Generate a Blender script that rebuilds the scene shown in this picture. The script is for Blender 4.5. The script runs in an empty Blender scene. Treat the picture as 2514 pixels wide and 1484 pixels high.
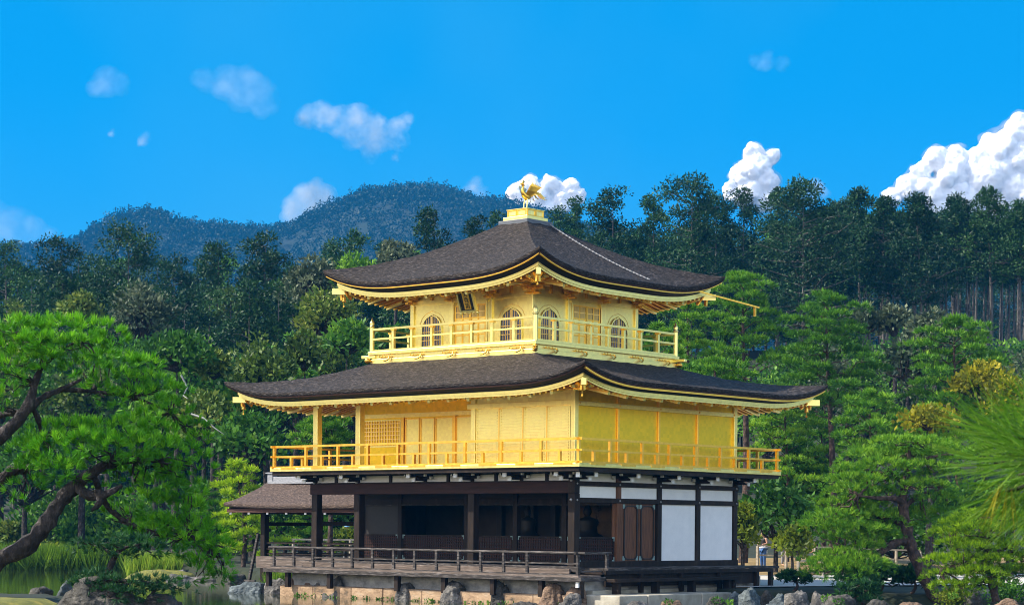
import bpy, bmesh, math, random
import numpy as np
from mathutils import Vector, Matrix, noise as mnoise

S = bpy.context.scene
C = S.collection
R = math.radians

# ------------------------------------------------------------------ camera, sky, sun, exposure
CAM = np.array([40.3909, -48.3249, 2.45]); YAW = .7266; ROLL = .0086; FPX = 2029.8; SY = 223.74
FW = np.array([-math.sin(YAW), math.cos(YAW), 0.]); RT = np.array([math.cos(YAW), math.sin(YAW), 0.]); UP = np.array([0, 0, 1.])
cd = bpy.data.cameras.new('camera'); cam = bpy.data.objects.new('camera', cd); C.objects.link(cam)
cam.matrix_world = Matrix.Translation(Vector(CAM)) @ Matrix.Rotation(YAW, 4, 'Z') @ Matrix.Rotation(R(90), 4, 'X') @ Matrix.Rotation(ROLL, 4, 'Z')
cd.sensor_width = 36; cd.lens = FPX / 1024 * 36; cd.shift_y = SY / 1024
cd.clip_start = .1; cd.clip_end = 30000
cd.dof.use_dof = True; cd.dof.focus_distance = 62; cd.dof.aperture_fstop = 20
S.camera = cam

SUN_AZ = math.atan2(-.72, -.69); SUN_EL = R(43)
SUN = Vector((math.cos(SUN_AZ) * math.cos(SUN_EL), math.sin(SUN_AZ) * math.cos(SUN_EL), math.sin(SUN_EL)))
SKYB = (.0, 1.15, 2.8, 1)
W = bpy.data.worlds.new('World'); S.world = W; W.use_nodes = True
wt = W.node_tree; wn = wt.nodes; wl = wt.links; bg = wn['Background']
sky = wn.new('ShaderNodeTexSky'); sky.sky_type = 'NISHITA'; sky.sun_disc = False
sky.sun_elevation = SUN_EL; sky.sun_rotation = math.pi / 2 - SUN_AZ
sky.air_density = 1.0; sky.dust_density = 1.2; sky.ozone_density = 3.0
# deep clear blue to the north-west, paler and brighter towards the south-east (behind the camera)
bw = wn.new('ShaderNodeRGBToBW'); wl.new(sky.outputs[0], bw.inputs[0])
pw = wn.new('ShaderNodeMath'); pw.operation = 'POWER'; pw.inputs[1].default_value = .25; wl.new(bw.outputs[0], pw.inputs[0])
bl = wn.new('ShaderNodeMix'); bl.data_type = 'RGBA'; bl.blend_type = 'MULTIPLY'; bl.inputs['Factor'].default_value = 1; bl.inputs['B'].default_value = SKYB
wl.new(pw.outputs[0], bl.inputs['A'])
tcw = wn.new('ShaderNodeTexCoord'); dt = wn.new('ShaderNodeVectorMath'); dt.operation = 'DOT_PRODUCT'; dt.inputs[1].default_value = tuple(FW)
wl.new(tcw.outputs['Generated'], dt.inputs[0])
mrw = wn.new('ShaderNodeMapRange'); mrw.interpolation_type = 'SMOOTHSTEP'; mrw.inputs[1].default_value = -.3; mrw.inputs[2].default_value = .8; mrw.inputs[3].default_value = .0; mrw.inputs[4].default_value = 1.0
wl.new(dt.outputs['Value'], mrw.inputs[0])
# added fill for shaded walls: unseen eastern sky brightened, warmer sky to the south-west
de = wn.new('ShaderNodeVectorMath'); de.operation = 'DOT_PRODUCT'; de.inputs[1].default_value = (.82, -.57, 0); wl.new(tcw.outputs['Generated'], de.inputs[0])
mre = wn.new('ShaderNodeMapRange'); mre.interpolation_type = 'SMOOTHSTEP'; mre.inputs[1].default_value = -.1; mre.inputs[2].default_value = .7; wl.new(de.outputs['Value'], mre.inputs[0])
pc = wn.new('ShaderNodeMix'); pc.data_type = 'RGBA'; pc.inputs['A'].default_value = (.84, .71, .55, 1); pc.inputs['B'].default_value = (3.3, 2.6, 2.15, 1); wl.new(mre.outputs[0], pc.inputs['Factor'])
pal = wn.new('ShaderNodeMix'); pal.data_type = 'RGBA'; pal.blend_type = 'MULTIPLY'; pal.inputs['Factor'].default_value = 1
wl.new(sky.outputs[0], pal.inputs['A']); wl.new(pc.outputs['Result'], pal.inputs['B'])
# the blue pales towards the horizon
sx = wn.new('ShaderNodeSeparateXYZ'); wl.new(tcw.outputs['Generated'], sx.inputs[0])
mh = wn.new('ShaderNodeMapRange'); mh.interpolation_type = 'SMOOTHSTEP'; mh.inputs[1].default_value = .04; mh.inputs[2].default_value = .22; mh.inputs[3].default_value = .30; mh.inputs[4].default_value = 0; wl.new(sx.outputs[2], mh.inputs[0])
nzs = wn.new('ShaderNodeTexNoise'); nzs.inputs['Scale'].default_value = 5; nzs.inputs['Detail'].default_value = 3; wl.new(tcw.outputs['Generated'], nzs.inputs['Vector'])
mhn = wn.new('ShaderNodeMath'); mhn.operation = 'MULTIPLY_ADD'; mhn.inputs[1].default_value = .5; mhn.inputs[2].default_value = -.21; mhn.use_clamp = True; wl.new(nzs.outputs['Fac'], mhn.inputs[0])
mha = wn.new('ShaderNodeMath'); mha.operation = 'ADD'; wl.new(mh.outputs[0], mha.inputs[0]); wl.new(mhn.outputs[0], mha.inputs[1]); mh = mha
bl2 = wn.new('ShaderNodeMix'); bl2.data_type = 'RGBA'; bl2.inputs['B'].default_value = (.8, 2.5, 3.4, 1); wl.new(mh.outputs[0], bl2.inputs['Factor']); wl.new(bl.outputs['Result'], bl2.inputs['A']); bl = bl2
tn = wn.new('ShaderNodeMix'); tn.data_type = 'RGBA'; wl.new(mrw.outputs[0], tn.inputs['Factor'])
wl.new(pal.outputs['Result'], tn.inputs['A']); wl.new(bl.outputs['Result'], tn.inputs['B']); wl.new(tn.outputs['Result'], bg.inputs['Color'])
bg.inputs['Strength'].default_value = .13
sd = bpy.data.lights.new('sun', 'SUN'); sd.energy = 4.7; sd.angle = R(.5); sd.color = (1, .92, .78)
so = bpy.data.objects.new('sun', sd); C.objects.link(so); so.rotation_euler = SUN.to_track_quat('Z', 'Y').to_euler(); so.location = (-60, -60, 80)
S.view_settings.view_transform = 'Standard'; S.view_settings.look = 'None'; S.view_settings.gamma = 1; S.view_settings.exposure = .88
S.cycles.use_denoising = True; S.cycles.filter_width = 1.0
S.cycles.max_bounces = 8; S.cycles.diffuse_bounces = 3; S.cycles.glossy_bounces = 4; S.cycles.transmission_bounces = 4
S.cycles.transparent_max_bounces = 8; S.cycles.volume_bounces = 0; S.cycles.caustics_reflective = False
S.cycles.sample_clamp_indirect = 6

# ------------------------------------------------------------------ helpers
rng = np.random.default_rng(7); random.seed(7)

def at(vx, vy, w):
    """point seen at photo position (vx, vy) (2514 wide) and depth w"""
    x = vx / 2.4551 - 512; y = 302 + SY - vy / 2.4551
    c, s = math.cos(ROLL), math.sin(ROLL)
    return CAM + FW * w + RT * ((c * x - s * y) / FPX * w) + UP * ((s * x + c * y) / FPX * w)

def uw(x, y):
    dx, dy = x - CAM[0], y - CAM[1]
    return dx * RT[0] + dy * RT[1], dx * FW[0] + dy * FW[1]

def xy(u, w):
    p = CAM + RT * u + FW * w
    return p[0], p[1]

def link(o, parent=None):
    C.objects.link(o)
    if parent is not None: o.parent = parent
    return o

def tag(o, label=None, cat=None, group=None, kind=None):
    if label: o['label'] = label
    if cat: o['category'] = cat
    if group: o['group'] = group
    if kind: o['kind'] = kind
    return o

def thing(name, label, cat, loc=(0, 0, 0), group=None, rz=0):
    o = bpy.data.objects.new(name, None); o.empty_display_size = .2; C.objects.link(o)
    o.location = loc; o.rotation_euler = (0, 0, rz)
    return tag(o, label, cat, group)

class MB:
    def __init__(s): s.v = []; s.f = []; s.smooth = []
    def add(s, vs, fs, smooth=False):
        n = len(s.v); s.v += [tuple(map(float, p)) for p in vs]; s.f += [tuple(i + n for i in f) for f in fs]; s.smooth += [smooth] * len(fs); return s
    def hexa(s, p):
        return s.add(p, [(0, 3, 2, 1), (4, 5, 6, 7), (0, 1, 5, 4), (1, 2, 6, 5), (2, 3, 7, 6), (3, 0, 4, 7)])
    def box(s, x0, x1, y0, y1, z0, z1):
        return s.hexa([(x0, y0, z0), (x1, y0, z0), (x1, y1, z0), (x0, y1, z0), (x0, y0, z1), (x1, y0, z1), (x1, y1, z1), (x0, y1, z1)])
    def bar(s, p, q, w, h):
        p, q = Vector(p), Vector(q); d = (q - p).normalized()
        up = Vector((0, 0, 1)) if abs(d.z) < .95 else Vector((0, 1, 0))
        a = d.cross(up).normalized() * w / 2; b = a.cross(d).normalized() * h / 2
        return s.hexa([p - a - b, p + a - b, q + a - b, q - a - b, p - a + b, p + a + b, q + a + b, q - a + b])
    def tube(s, pts, rad, n=8, cap=True):
        pts = [Vector(p) for p in pts]; m = len(pts); vs = []; ref = None
        for i, p in enumerate(pts):
            d = (pts[min(i + 1, m - 1)] - pts[max(i - 1, 0)]).normalized()
            if ref is None: ref = Vector((0, 0, 1)) if abs(d.z) < .9 else Vector((1, 0, 0))
            a = d.cross(ref).normalized(); b = a.cross(d).normalized(); ref = b
            r = rad[i] if hasattr(rad, '__len__') else rad
            for k in range(n):
                t = 2 * math.pi * k / n
                vs.append(p + a * (r * math.cos(t)) + b * (r * math.sin(t)))
        fs = [(i * n + k, i * n + (k + 1) % n, (i + 1) * n + (k + 1) % n, (i + 1) * n + k) for i in range(m - 1) for k in range(n)]
        s.add(vs, fs, True)
        if cap:
            s.add(vs[:n], [tuple(range(n))]); s.add(vs[-n:], [tuple(reversed(range(n)))])
        return s
    def lathe(s, prof, c, n=14):
        vs = [(c[0] + r * math.cos(2 * math.pi * k / n), c[1] + r * math.sin(2 * math.pi * k / n), c[2] + z) for r, z in prof for k in range(n)]
        fs = [(i * n + k, i * n + (k + 1) % n, (i + 1) * n + (k + 1) % n, (i + 1) * n + k) for i in range(len(prof) - 1) for k in range(n)]
        return s.add(vs, fs, True)
    def ball(s, c, r, n=10, m=7):
        rx, ry, rz = r if hasattr(r, '__len__') else (r, r, r)
        vs = []; 
        for i in range(m + 1):
            t = math.pi * i / m
            for k in range(n):
                a = 2 * math.pi * k / n
                vs.append((c[0] + rx * math.sin(t) * math.cos(a), c[1] + ry * math.sin(t) * math.sin(a), c[2] - rz * math.cos(t)))
        fs = [(i * n + k, i * n + (k + 1) % n, (i + 1) * n + (k + 1) % n, (i + 1) * n + k) for i in range(m) for k in range(n)]
        return s.add(vs, fs, True)
    def loft(s, rings, closed=True, smooth=True):
        n = len(rings[0]); vs = [p for r in rings for p in r]
        rg = range(n) if closed else range(n - 1)
        return s.add(vs, [(i * n + k, i * n + (k + 1) % n, (i + 1) * n + (k + 1) % n, (i + 1) * n + k) for i in range(len(rings) - 1) for k in rg], smooth)
    def build(s, name, mat, parent=None, bevel=0):
        me = bpy.data.meshes.new(name); me.from_pydata(s.v, [], s.f); me.materials.append(mat)
        me.polygons.foreach_set('use_smooth', s.smooth); me.update()
        o = link(bpy.data.objects.new(name, me), parent)
        if bevel:
            b = o.modifiers.new('bevel', 'BEVEL'); b.width = bevel; b.segments = 2; b.limit_method = 'ANGLE'
        return o

class Wall:
    """local frame on a wall: a along, n outward, z up"""
    def __init__(s, o, a, n): s.o = Vector((o[0], o[1], 0)); s.a = Vector((a[0], a[1], 0)); s.n = Vector((n[0], n[1], 0))
    def p(s, a, n, z): return s.o + s.a * a + s.n * n + Vector((0, 0, z))
    def box(s, mb, a0, a1, n0, n1, z0, z1):
        P = s.p
        mb.hexa([P(a0, n0, z0), P(a1, n0, z0), P(a1, n1, z0), P(a0, n1, z0), P(a0, n0, z1), P(a1, n0, z1), P(a1, n1, z1), P(a0, n1, z1)]); return mb
    def prism(s, mb, pts, n0, n1):
        k = len(pts); vs = [s.p(a, n0, z) for a, z in pts] + [s.p(a, n1, z) for a, z in pts]
        mb.add(vs, [tuple(range(k, 2 * k)), tuple(reversed(range(k)))] + [(i, (i + 1) % k, k + (i + 1) % k, k + i) for i in range(k)]); return mb
    def rim(s, mb, outer, inner, n0, n1):
        k = len(outer); vs = [s.p(a, n1, z) for a, z in outer] + [s.p(a, n1, z) for a, z in inner] + [s.p(a, n0, z) for a, z in outer] + [s.p(a, n0, z) for a, z in inner]
        fs = []
        for i in range(k):
            j = (i + 1) % k
            fs += [(i, j, k + j, k + i), (i, 2 * k + i, 2 * k + j, j), (k + i, k + j, 3 * k + j, 3 * k + i)]
        mb.add(vs, fs); return mb

def mesh_np(name, V, F, mat, parent=None, tone=None, smooth=False):
    """V (n,3), F (m,k) as numpy"""
    me = bpy.data.meshes.new(name); k = F.shape[1]
    me.vertices.add(len(V)); me.vertices.foreach_set('co', np.ascontiguousarray(V, np.float32).ravel())
    me.loops.add(F.size); me.loops.foreach_set('vertex_index', np.ascontiguousarray(F, np.int32).ravel())
    me.polygons.add(len(F)); me.polygons.foreach_set('loop_start', np.arange(0, F.size, k, dtype=np.int32))
    try: me.polygons.foreach_set('loop_total', np.full(len(F), k, np.int32))
    except Exception: pass
    if smooth: me.polygons.foreach_set('use_smooth', np.ones(len(F), bool))
    if tone is not None:
        at_ = me.attributes.new('tone', 'FLOAT', 'FACE'); at_.data.foreach_set('value', np.ascontiguousarray(tone, np.float32))
    me.update(calc_edges=True); me.materials.append(mat)
    return link(bpy.data.objects.new(name, me), parent)

# ------------------------------------------------------------------ materials
def nodes(name):
    m = bpy.data.materials.new(name); m.use_nodes = True; t = m.node_tree
    return m, t, t.nodes, t.links, t.nodes['Principled BSDF']

def ramp(n, stops):
    r = n.new('ShaderNodeValToRGB'); e = r.color_ramp.elements
    while len(e) > 1: e.remove(e[-1])
    e[0].position, e[0].color = stops[0][0], (*stops[0][1], 1)
    for p, c in stops[1:]:
        k = e.new(p); k.color = (*c, 1)
    return r

def noise_mat(name, stops, scale=5, stretch=(1, 1, 1), rough=.7, metal=0, bump=.3, bscale=None, detail=6, bdist=.02, spec=.5):
    m, t, n, l, b = nodes(name)
    tc = n.new('ShaderNodeTexCoord'); mp = n.new('ShaderNodeMapping'); mp.inputs['Scale'].default_value = stretch
    l.new(tc.outputs['Object'], mp.inputs[0])
    nz = n.new('ShaderNodeTexNoise'); nz.inputs['Scale'].default_value = scale; nz.inputs['Detail'].default_value = detail; nz.inputs['Roughness'].default_value = .65
    l.new(mp.outputs[0], nz.inputs['Vector'])
    r = ramp(n, stops); l.new(nz.outputs['Fac'], r.inputs[0]); l.new(r.outputs[0], b.inputs['Base Color'])
    b.inputs['Roughness'].default_value = rough; b.inputs['Metallic'].default_value = metal; b.inputs['Specular IOR Level'].default_value = spec
    if bump:
        n2 = n.new('ShaderNodeTexNoise'); n2.inputs['Scale'].default_value = bscale or scale * 3; n2.inputs['Detail'].default_value = 5
        l.new(mp.outputs[0], n2.inputs['Vector'])
        bp = n.new('ShaderNodeBump'); bp.inputs['Strength'].default_value = bump; bp.inputs['Distance'].default_value = bdist
        l.new(n2.outputs['Fac'], bp.inputs['Height']); l.new(bp.outputs[0], b.inputs['Normal'])
    return m

def gold_mat(name, col, rough, leaf=9.):
    m, t, n, l, b = nodes(name)
    tc = n.new('ShaderNodeTexCoord')
    vo = n.new('ShaderNodeTexVoronoi'); vo.distance = 'CHEBYCHEV'; vo.inputs['Scale'].default_value = leaf; vo.inputs['Randomness'].default_value = .35
    nz = n.new('ShaderNodeTexNoise'); nz.inputs['Scale'].default_value = 30; nz.inputs['Detail'].default_value = 4
    nl = n.new('ShaderNodeTexNoise'); nl.inputs['Scale'].default_value = .9; nl.inputs['Detail'].default_value = 3
    for x in (vo, nz, nl): l.new(tc.outputs['Object'], x.inputs['Vector'])
    sep = n.new('ShaderNodeSeparateColor'); l.new(vo.outputs['Color'], sep.inputs[0])
    ad = n.new('ShaderNodeMath'); ad.operation = 'ADD'; l.new(sep.outputs[0], ad.inputs[0]); l.new(nz.outputs['Fac'], ad.inputs[1])
    ad2 = n.new('ShaderNodeMath'); ad2.operation = 'ADD'; l.new(ad.outputs[0], ad2.inputs[0]); l.new(nl.outputs['Fac'], ad2.inputs[1])
    mr = n.new('ShaderNodeMapRange'); mr.inputs[1].default_value = .6; mr.inputs[2].default_value = 2.3; l.new(ad2.outputs[0], mr.inputs[0])
    lo = tuple(c * .82 for c in col); hi = tuple(min(1, c * 1.08) for c in col)
    r = ramp(n, [(0, lo), (1, hi)]); l.new(mr.outputs[0], r.inputs[0]); l.new(r.outputs[0], b.inputs['Base Color'])
    rr = n.new('ShaderNodeMapRange'); rr.inputs[3].default_value = rough - .07; rr.inputs[4].default_value = rough + .09; l.new(mr.outputs[0], rr.inputs[0]); l.new(rr.outputs[0], b.inputs['Roughness'])
    b.inputs['Metallic'].default_value = 1
    bp = n.new('ShaderNodeBump'); bp.inputs['Strength'].default_value = .12; bp.inputs['Distance'].default_value = .01
    l.new(ad.outputs[0], bp.inputs['Height']); l.new(bp.outputs[0], b.inputs['Normal'])
    return m

def leaf_mat(name, dark, mid, light, trans=.35, rough=.55, hue=.05):
    m, t, n, l, b = nodes(name)
    a = n.new('ShaderNodeAttribute'); a.attribute_name = 'tone'
    oi = n.new('ShaderNodeObjectInfo')
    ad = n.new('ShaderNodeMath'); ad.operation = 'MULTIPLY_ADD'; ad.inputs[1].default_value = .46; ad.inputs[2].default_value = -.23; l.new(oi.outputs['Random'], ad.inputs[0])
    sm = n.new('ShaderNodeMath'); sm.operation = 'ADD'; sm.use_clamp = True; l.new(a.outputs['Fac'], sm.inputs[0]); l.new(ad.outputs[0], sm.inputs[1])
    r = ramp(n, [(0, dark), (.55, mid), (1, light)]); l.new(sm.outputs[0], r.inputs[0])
    l.new(r.outputs[0], b.inputs['Base Color']); b.inputs['Roughness'].default_value = rough; b.inputs['Specular IOR Level'].default_value = .25
    tr = n.new('ShaderNodeBsdfTranslucent'); l.new(r.outputs[0], tr.inputs['Color'])
    mx = n.new('ShaderNodeMixShader'); mx.inputs[0].default_value = trans
    l.new(b.outputs[0], mx.inputs[1]); l.new(tr.outputs[0], mx.inputs[2]); l.new(mx.outputs[0], n['Material Output'].inputs['Surface'])
    return m

M = {}
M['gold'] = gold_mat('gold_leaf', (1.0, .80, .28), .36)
M['gold_shaded'] = gold_mat('gold_leaf_shaded', (.88, .58, .035), .36)  # darker copy for walls out of the sun, their shade put into the colour
M['gold_trim_shade'] = gold_mat('gold_trim_shade', (1.0, .57, .09), .34)  # deeper orange than the walls: shaded glow under eaves put into the colour
M['lattice_gold'] = gold_mat('gold_lattice', (1.0, .66, .22), .40)
M['bark'] = noise_mat('cypress_bark', [(.34, (.005, .003, .002)), (.46, (.017, .011, .008)), (.55, (.038, .027, .022)), (.66, (.13, .11, .10))], 8, (.8, .8, 5), .75, bump=1., bscale=9, bdist=.14, detail=10, spec=.3)
M['bark_edge'] = noise_mat('bark_edge', [(.3, (.03, .012, .008)), (.7, (.10, .035, .02))], 6, (1, 1, 14), .8, bump=.6, bscale=9)
M['annex_bark'] = noise_mat('annex_bark', [(.34, (.025, .013, .008)), (.48, (.065, .038, .026)), (.6, (.13, .085, .065)), (.72, (.25, .2, .17))], 8, (1, 1, 5), .8, bump=1., bscale=9, bdist=.12, detail=9)
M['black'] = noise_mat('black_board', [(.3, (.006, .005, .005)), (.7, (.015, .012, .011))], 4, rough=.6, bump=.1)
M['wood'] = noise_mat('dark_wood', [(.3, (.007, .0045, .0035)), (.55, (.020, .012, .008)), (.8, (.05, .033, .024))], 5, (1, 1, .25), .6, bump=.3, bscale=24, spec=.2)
M['wood_red'] = noise_mat('red_brown_beam', [(.3, (.016, .007, .005)), (.6, (.042, .016, .011)), (.8, (.07, .032, .022))], 4, (.3, .3, 2), .6, bump=.3, bscale=20, spec=.2)
M['wood_brown'] = noise_mat('brown_wood', [(.3, (.04, .018, .010)), (.52, (.13, .052, .022)), (.75, (.2, .095, .045))], 5, (6, 6, .35), .55, bump=.3, bscale=14, spec=.3)
M['wood_grey'] = noise_mat('weathered_wood', [(.3, (.012, .010, .009)), (.5, (.04, .033, .03)), (.72, (.17, .15, .14))], 6, (.5, .5, 4), .7, bump=.4, bscale=18, spec=.3)
M['plank'] = noise_mat('warm_plank', [(.3, (.05, .037, .029)), (.55, (.13, .095, .075)), (.78, (.32, .275, .245))], 5, (.4, .4, 6), .7, bump=.3, bscale=20)
M['plaster'] = noise_mat('white_plaster', [(.3, (.74, .75, .76)), (.7, (.84, .84, .84))], 2.5, rough=.8, bump=.05)
M['paint_white'] = noise_mat('white_paint', [(.3, (.72, .73, .75)), (.7, (.84, .84, .84))], 8, rough=.6, bump=.05)
M['metal_green'] = noise_mat('verdigris_fitting', [(.3, (.12, .2, .19)), (.7, (.25, .36, .34))], 12, rough=.6, bump=.1)
M['grey_tile'] = noise_mat('grey_ridge_boards', [(.3, (.14, .15, .17)), (.7, (.34, .35, .38))], 6, (1, 1, 6), .6, bump=.3)
M['copper'] = noise_mat('dark_copper', [(.3, (.06, .07, .085)), (.7, (.12, .13, .15))], 4, (1, 1, 5), .5, bump=.1)
M['mortar'] = noise_mat('old_plaster_footing', [(.25, (.08, .08, .08)), (.45, (.26, .26, .26)), (.7, (.46, .45, .43))], 2.2, (1, 1, 1.5), .85, bump=.5, bscale=8)
M['stone'] = noise_mat('warm_stone', [(.30, (.06, .05, .035)), (.42, (.24, .155, .09)), (.58, (.40, .27, .165)), (.75, (.34, .29, .22))], 1.6, (1, 1, 1.6), .85, bump=.7, bscale=9, bdist=.04, detail=9)
M['terrace'] = noise_mat('terrace_stone', [(.3, (.20, .18, .14)), (.55, (.38, .35, .28)), (.75, (.5, .47, .4))], 1.4, rough=.85, bump=.4, bscale=12)
def rock_mat(name, a, b_, c_):
    return noise_mat(name, [(.28, a), (.5, b_), (.72, c_)], 2.6, (1, 1, 1.4), .85, bump=1., bscale=7, bdist=.12, detail=9)
M['rock_grey'] = rock_mat('grey_rock', (.022, .022, .022), (.085, .08, .074), (.30, .28, .255))
M['rock_blue'] = rock_mat('blue_grey_rock', (.02, .027, .032), (.07, .09, .098), (.24, .28, .29))
M['rock_brown'] = rock_mat('brown_rock', (.04, .027, .018), (.16, .10, .062), (.36, .26, .19))
M['rock_dark'] = rock_mat('dark_rock', (.012, .012, .011), (.04, .038, .033), (.15, .14, .125))
M['moss'] = noise_mat('moss', [(.3, (.045, .06, .012)), (.55, (.16, .16, .025)), (.75, (.3, .22, .04))], 4, rough=.9, bump=.6)
M['path'] = noise_mat('gravel_path', [(.3, (.42, .39, .34)), (.7, (.58, .55, .5))], 3, rough=.9, bump=.3, bscale=40)
M['lawn'] = noise_mat('dry_moss_lawn', [(.3, (.09, .085, .03)), (.5, (.24, .16, .06)), (.7, (.36, .24, .10))], 1.2, rough=.9, bump=.6, bscale=12)
M['ground'] = noise_mat('forest_floor', [(.3, (.005, .009, .003)), (.5, (.012, .02, .007)), (.75, (.035, .035, .015))], .8, rough=.95, bump=.7, bscale=5)
M['hill'] = noise_mat('hill_floor', [(.3, (.0015, .009, .005)), (.7, (.003, .015, .007))], .05, rough=.95, bump=0)
M['trunk'] = noise_mat('pine_bark', [(.38, (.003, .002, .002)), (.5, (.011, .0075, .0065)), (.6, (.035, .027, .025)), (.72, (.13, .115, .11))], 9, (1, 1, .6), .85, bump=1., bscale=11, bdist=.1)
M['trunk_red'] = noise_mat('red_pine_bark', [(.34, (.012, .007, .006)), (.5, (.04, .022, .016)), (.64, (.10, .06, .045)), (.8, (.18, .13, .1))], 8, (1, 1, .6), .85, bump=1., bscale=11, bdist=.08)
M['trunk_grey'] = noise_mat('grey_tree_bark', [(.3, (.03, .026, .023)), (.55, (.10, .09, .08)), (.8, (.24, .225, .21))], 4, (1, 1, .3), .85, bump=.6, bscale=10)
M['deadwood'] = noise_mat('bleached_wood', [(.3, (.12, .12, .12)), (.7, (.34, .34, .33))], 4, rough=.8, bump=.2)
M['pine_near'] = leaf_mat('near_pine_needles', (.018, .09, .006), (.08, .32, .006), (.28, .60, .02), .3)
M['pine'] = leaf_mat('pine_needles', (.022, .095, .012), (.09, .25, .014), (.28, .48, .03), .28)
M['pine_yel'] = leaf_mat('bright_pine_needles', (.08, .19, .006), (.32, .50, .010), (.56, .68, .03), .36)
M['conifer'] = leaf_mat('cypress_foliage', (.0025, .020, .008), (.012, .054, .013), (.045, .115, .022), .16)
M['broad'] = leaf_mat('broadleaf_foliage', (.025, .055, .010), (.085, .15, .018), (.26, .30, .05), .28)
M['broad_green'] = leaf_mat('green_broadleaf', (.016, .065, .010), (.06, .18, .016), (.2, .38, .03), .3)
M['grey_leaf'] = leaf_mat('grey_green_foliage', (.018, .035, .02), (.06, .09, .045), (.19, .22, .12), .2)
M['bough'] = leaf_mat('bough_needles', (.03, .10, .008), (.11, .27, .015), (.32, .45, .05), .4)
M['maple'] = leaf_mat('maple_leaves', (.04, .08, .008), (.15, .21, .015), (.38, .40, .03), .45)
M['autumn'] = leaf_mat('autumn_leaves', (.10, .12, .008), (.34, .32, .015), (.60, .46, .04), .45)
M['juniper'] = leaf_mat('dark_needles', (.006, .035, .014), (.02, .085, .028), (.06, .17, .045), .28)
M['grass'] = leaf_mat('reed_grass', (.05, .12, .01), (.16, .30, .02), (.38, .48, .05), .4)
M['hill_trees'] = leaf_mat('hill_forest', (.002, .013, .007), (.004, .022, .010), (.007, .032, .012), .1)
def plain(name, col, rough=.6, metal=0):
    return noise_mat(name, [(.3, tuple(c * .88 for c in col)), (.7, col)], 14, rough=rough, metal=metal, bump=.08)
M['skin'] = plain('skin', (.5, .27, .18)); M['hair'] = plain('brown_hair', (.07, .032, .018)); M['black_cloth'] = plain('black_cloth', (.012, .012, .014))
M['denim'] = plain('blue_denim', (.03, .10, .28)); M['white_cloth'] = plain('white_cloth', (.72, .72, .74)); M['blue_cap'] = plain('pale_blue_cap', (.25, .5, .75)); M['grey_cloth'] = plain('grey_cloth', (.25, .25, .26))
M['statue_wood'] = plain('statue_wood', (.012, .009, .008)); M['plaque_black'] = plain('black_lacquer', (.008, .008, .008), .35)
M['painted_wall'] = noise_mat('faded_wall_painting', [(.36, (.012, .007, .004)), (.43, (.14, .09, .045)), (.7, (.24, .15, .07))], 1.3, rough=.8, bump=0)
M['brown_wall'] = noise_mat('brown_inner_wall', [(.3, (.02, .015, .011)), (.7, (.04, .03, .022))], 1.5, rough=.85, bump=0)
M['pane'] = noise_mat('sky_tinted_pane', [(.3, (.07, .09, .16)), (.7, (.12, .15, .26))], 3, rough=.25, bump=0)  # blue base colour stands in for sky reflected in the panes
M['iron'] = plain('grey_iron', (.35, .35, .36), .45, .7)
def water_mat():
    m, t, n, l, b = nodes('pond_water')
    b.inputs['Base Color'].default_value = (.022, .03, .012, 1); b.inputs['Roughness'].default_value = .04; b.inputs['IOR'].default_value = 1.33
    tc = n.new('ShaderNodeTexCoord'); mp = n.new('ShaderNodeMapping'); mp.inputs['Rotation'].default_value = (0, 0, -YAW); mp.inputs['Scale'].default_value = (.5, 1.6, 1)
    l.new(tc.outputs['Object'], mp.inputs[0])
    nz = n.new('ShaderNodeTexNoise'); nz.inputs['Scale'].default_value = 2.2; nz.inputs['Detail'].default_value = 3; l.new(mp.outputs[0], nz.inputs['Vector'])
    bp = n.new('ShaderNodeBump'); bp.inputs['Strength'].default_value = .06; bp.inputs['Distance'].default_value = .05; l.new(nz.outputs['Fac'], bp.inputs['Height']); l.new(bp.outputs[0], b.inputs['Normal'])
    return m
M['water'] = water_mat()
def cloud_mat(name):
    m, t, n, l, b = nodes(name)
    b.inputs['Base Color'].default_value = (.84, .85, .88, 1); b.inputs['Roughness'].default_value = 1; b.inputs['Specular IOR Level'].default_value = 0
    b.inputs['Subsurface Weight'].default_value = 1; b.inputs['Subsurface Radius'].default_value = (1, 1, 1); b.inputs['Subsurface Scale'].default_value = 10
    return m
def vapour_mat(name, dens, scale, lo=.42, hi=.72):
    m = bpy.data.materials.new(name); m.use_nodes = True; t = m.node_tree; n = t.nodes; l = t.links; n.remove(n['Principled BSDF'])
    v = n.new('ShaderNodeVolumeScatter'); v.inputs['Color'].default_value = (1, 1, 1, 1)
    tc = n.new('ShaderNodeTexCoord'); nz = n.new('ShaderNodeTexNoise'); nz.inputs['Scale'].default_value = scale; nz.inputs['Detail'].default_value = 5; nz.inputs['Roughness'].default_value = .6; l.new(tc.outputs['Object'], nz.inputs['Vector'])
    mr = n.new('ShaderNodeMapRange'); mr.inputs[1].default_value = lo; mr.inputs[2].default_value = hi; mr.inputs[4].default_value = dens; l.new(nz.outputs['Fac'], mr.inputs[0]); l.new(mr.outputs[0], v.inputs['Density'])
    l.new(v.outputs[0], n['Material Output'].inputs['Volume']); return m
M['cloud'] = cloud_mat('cumulus')
M['cloud_thin'] = vapour_mat('thin_cloud', .0075, .02, .38, .75)
M['cloud_mid'] = vapour_mat('mid_cloud', .009, .02, .25, .7)
M['cloud_veil'] = vapour_mat('cloud_veil', .0016, .012, .35, .75)
M['cloud_edge'] = vapour_mat('cloud_edge', .03, .035, .35, .75)

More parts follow.
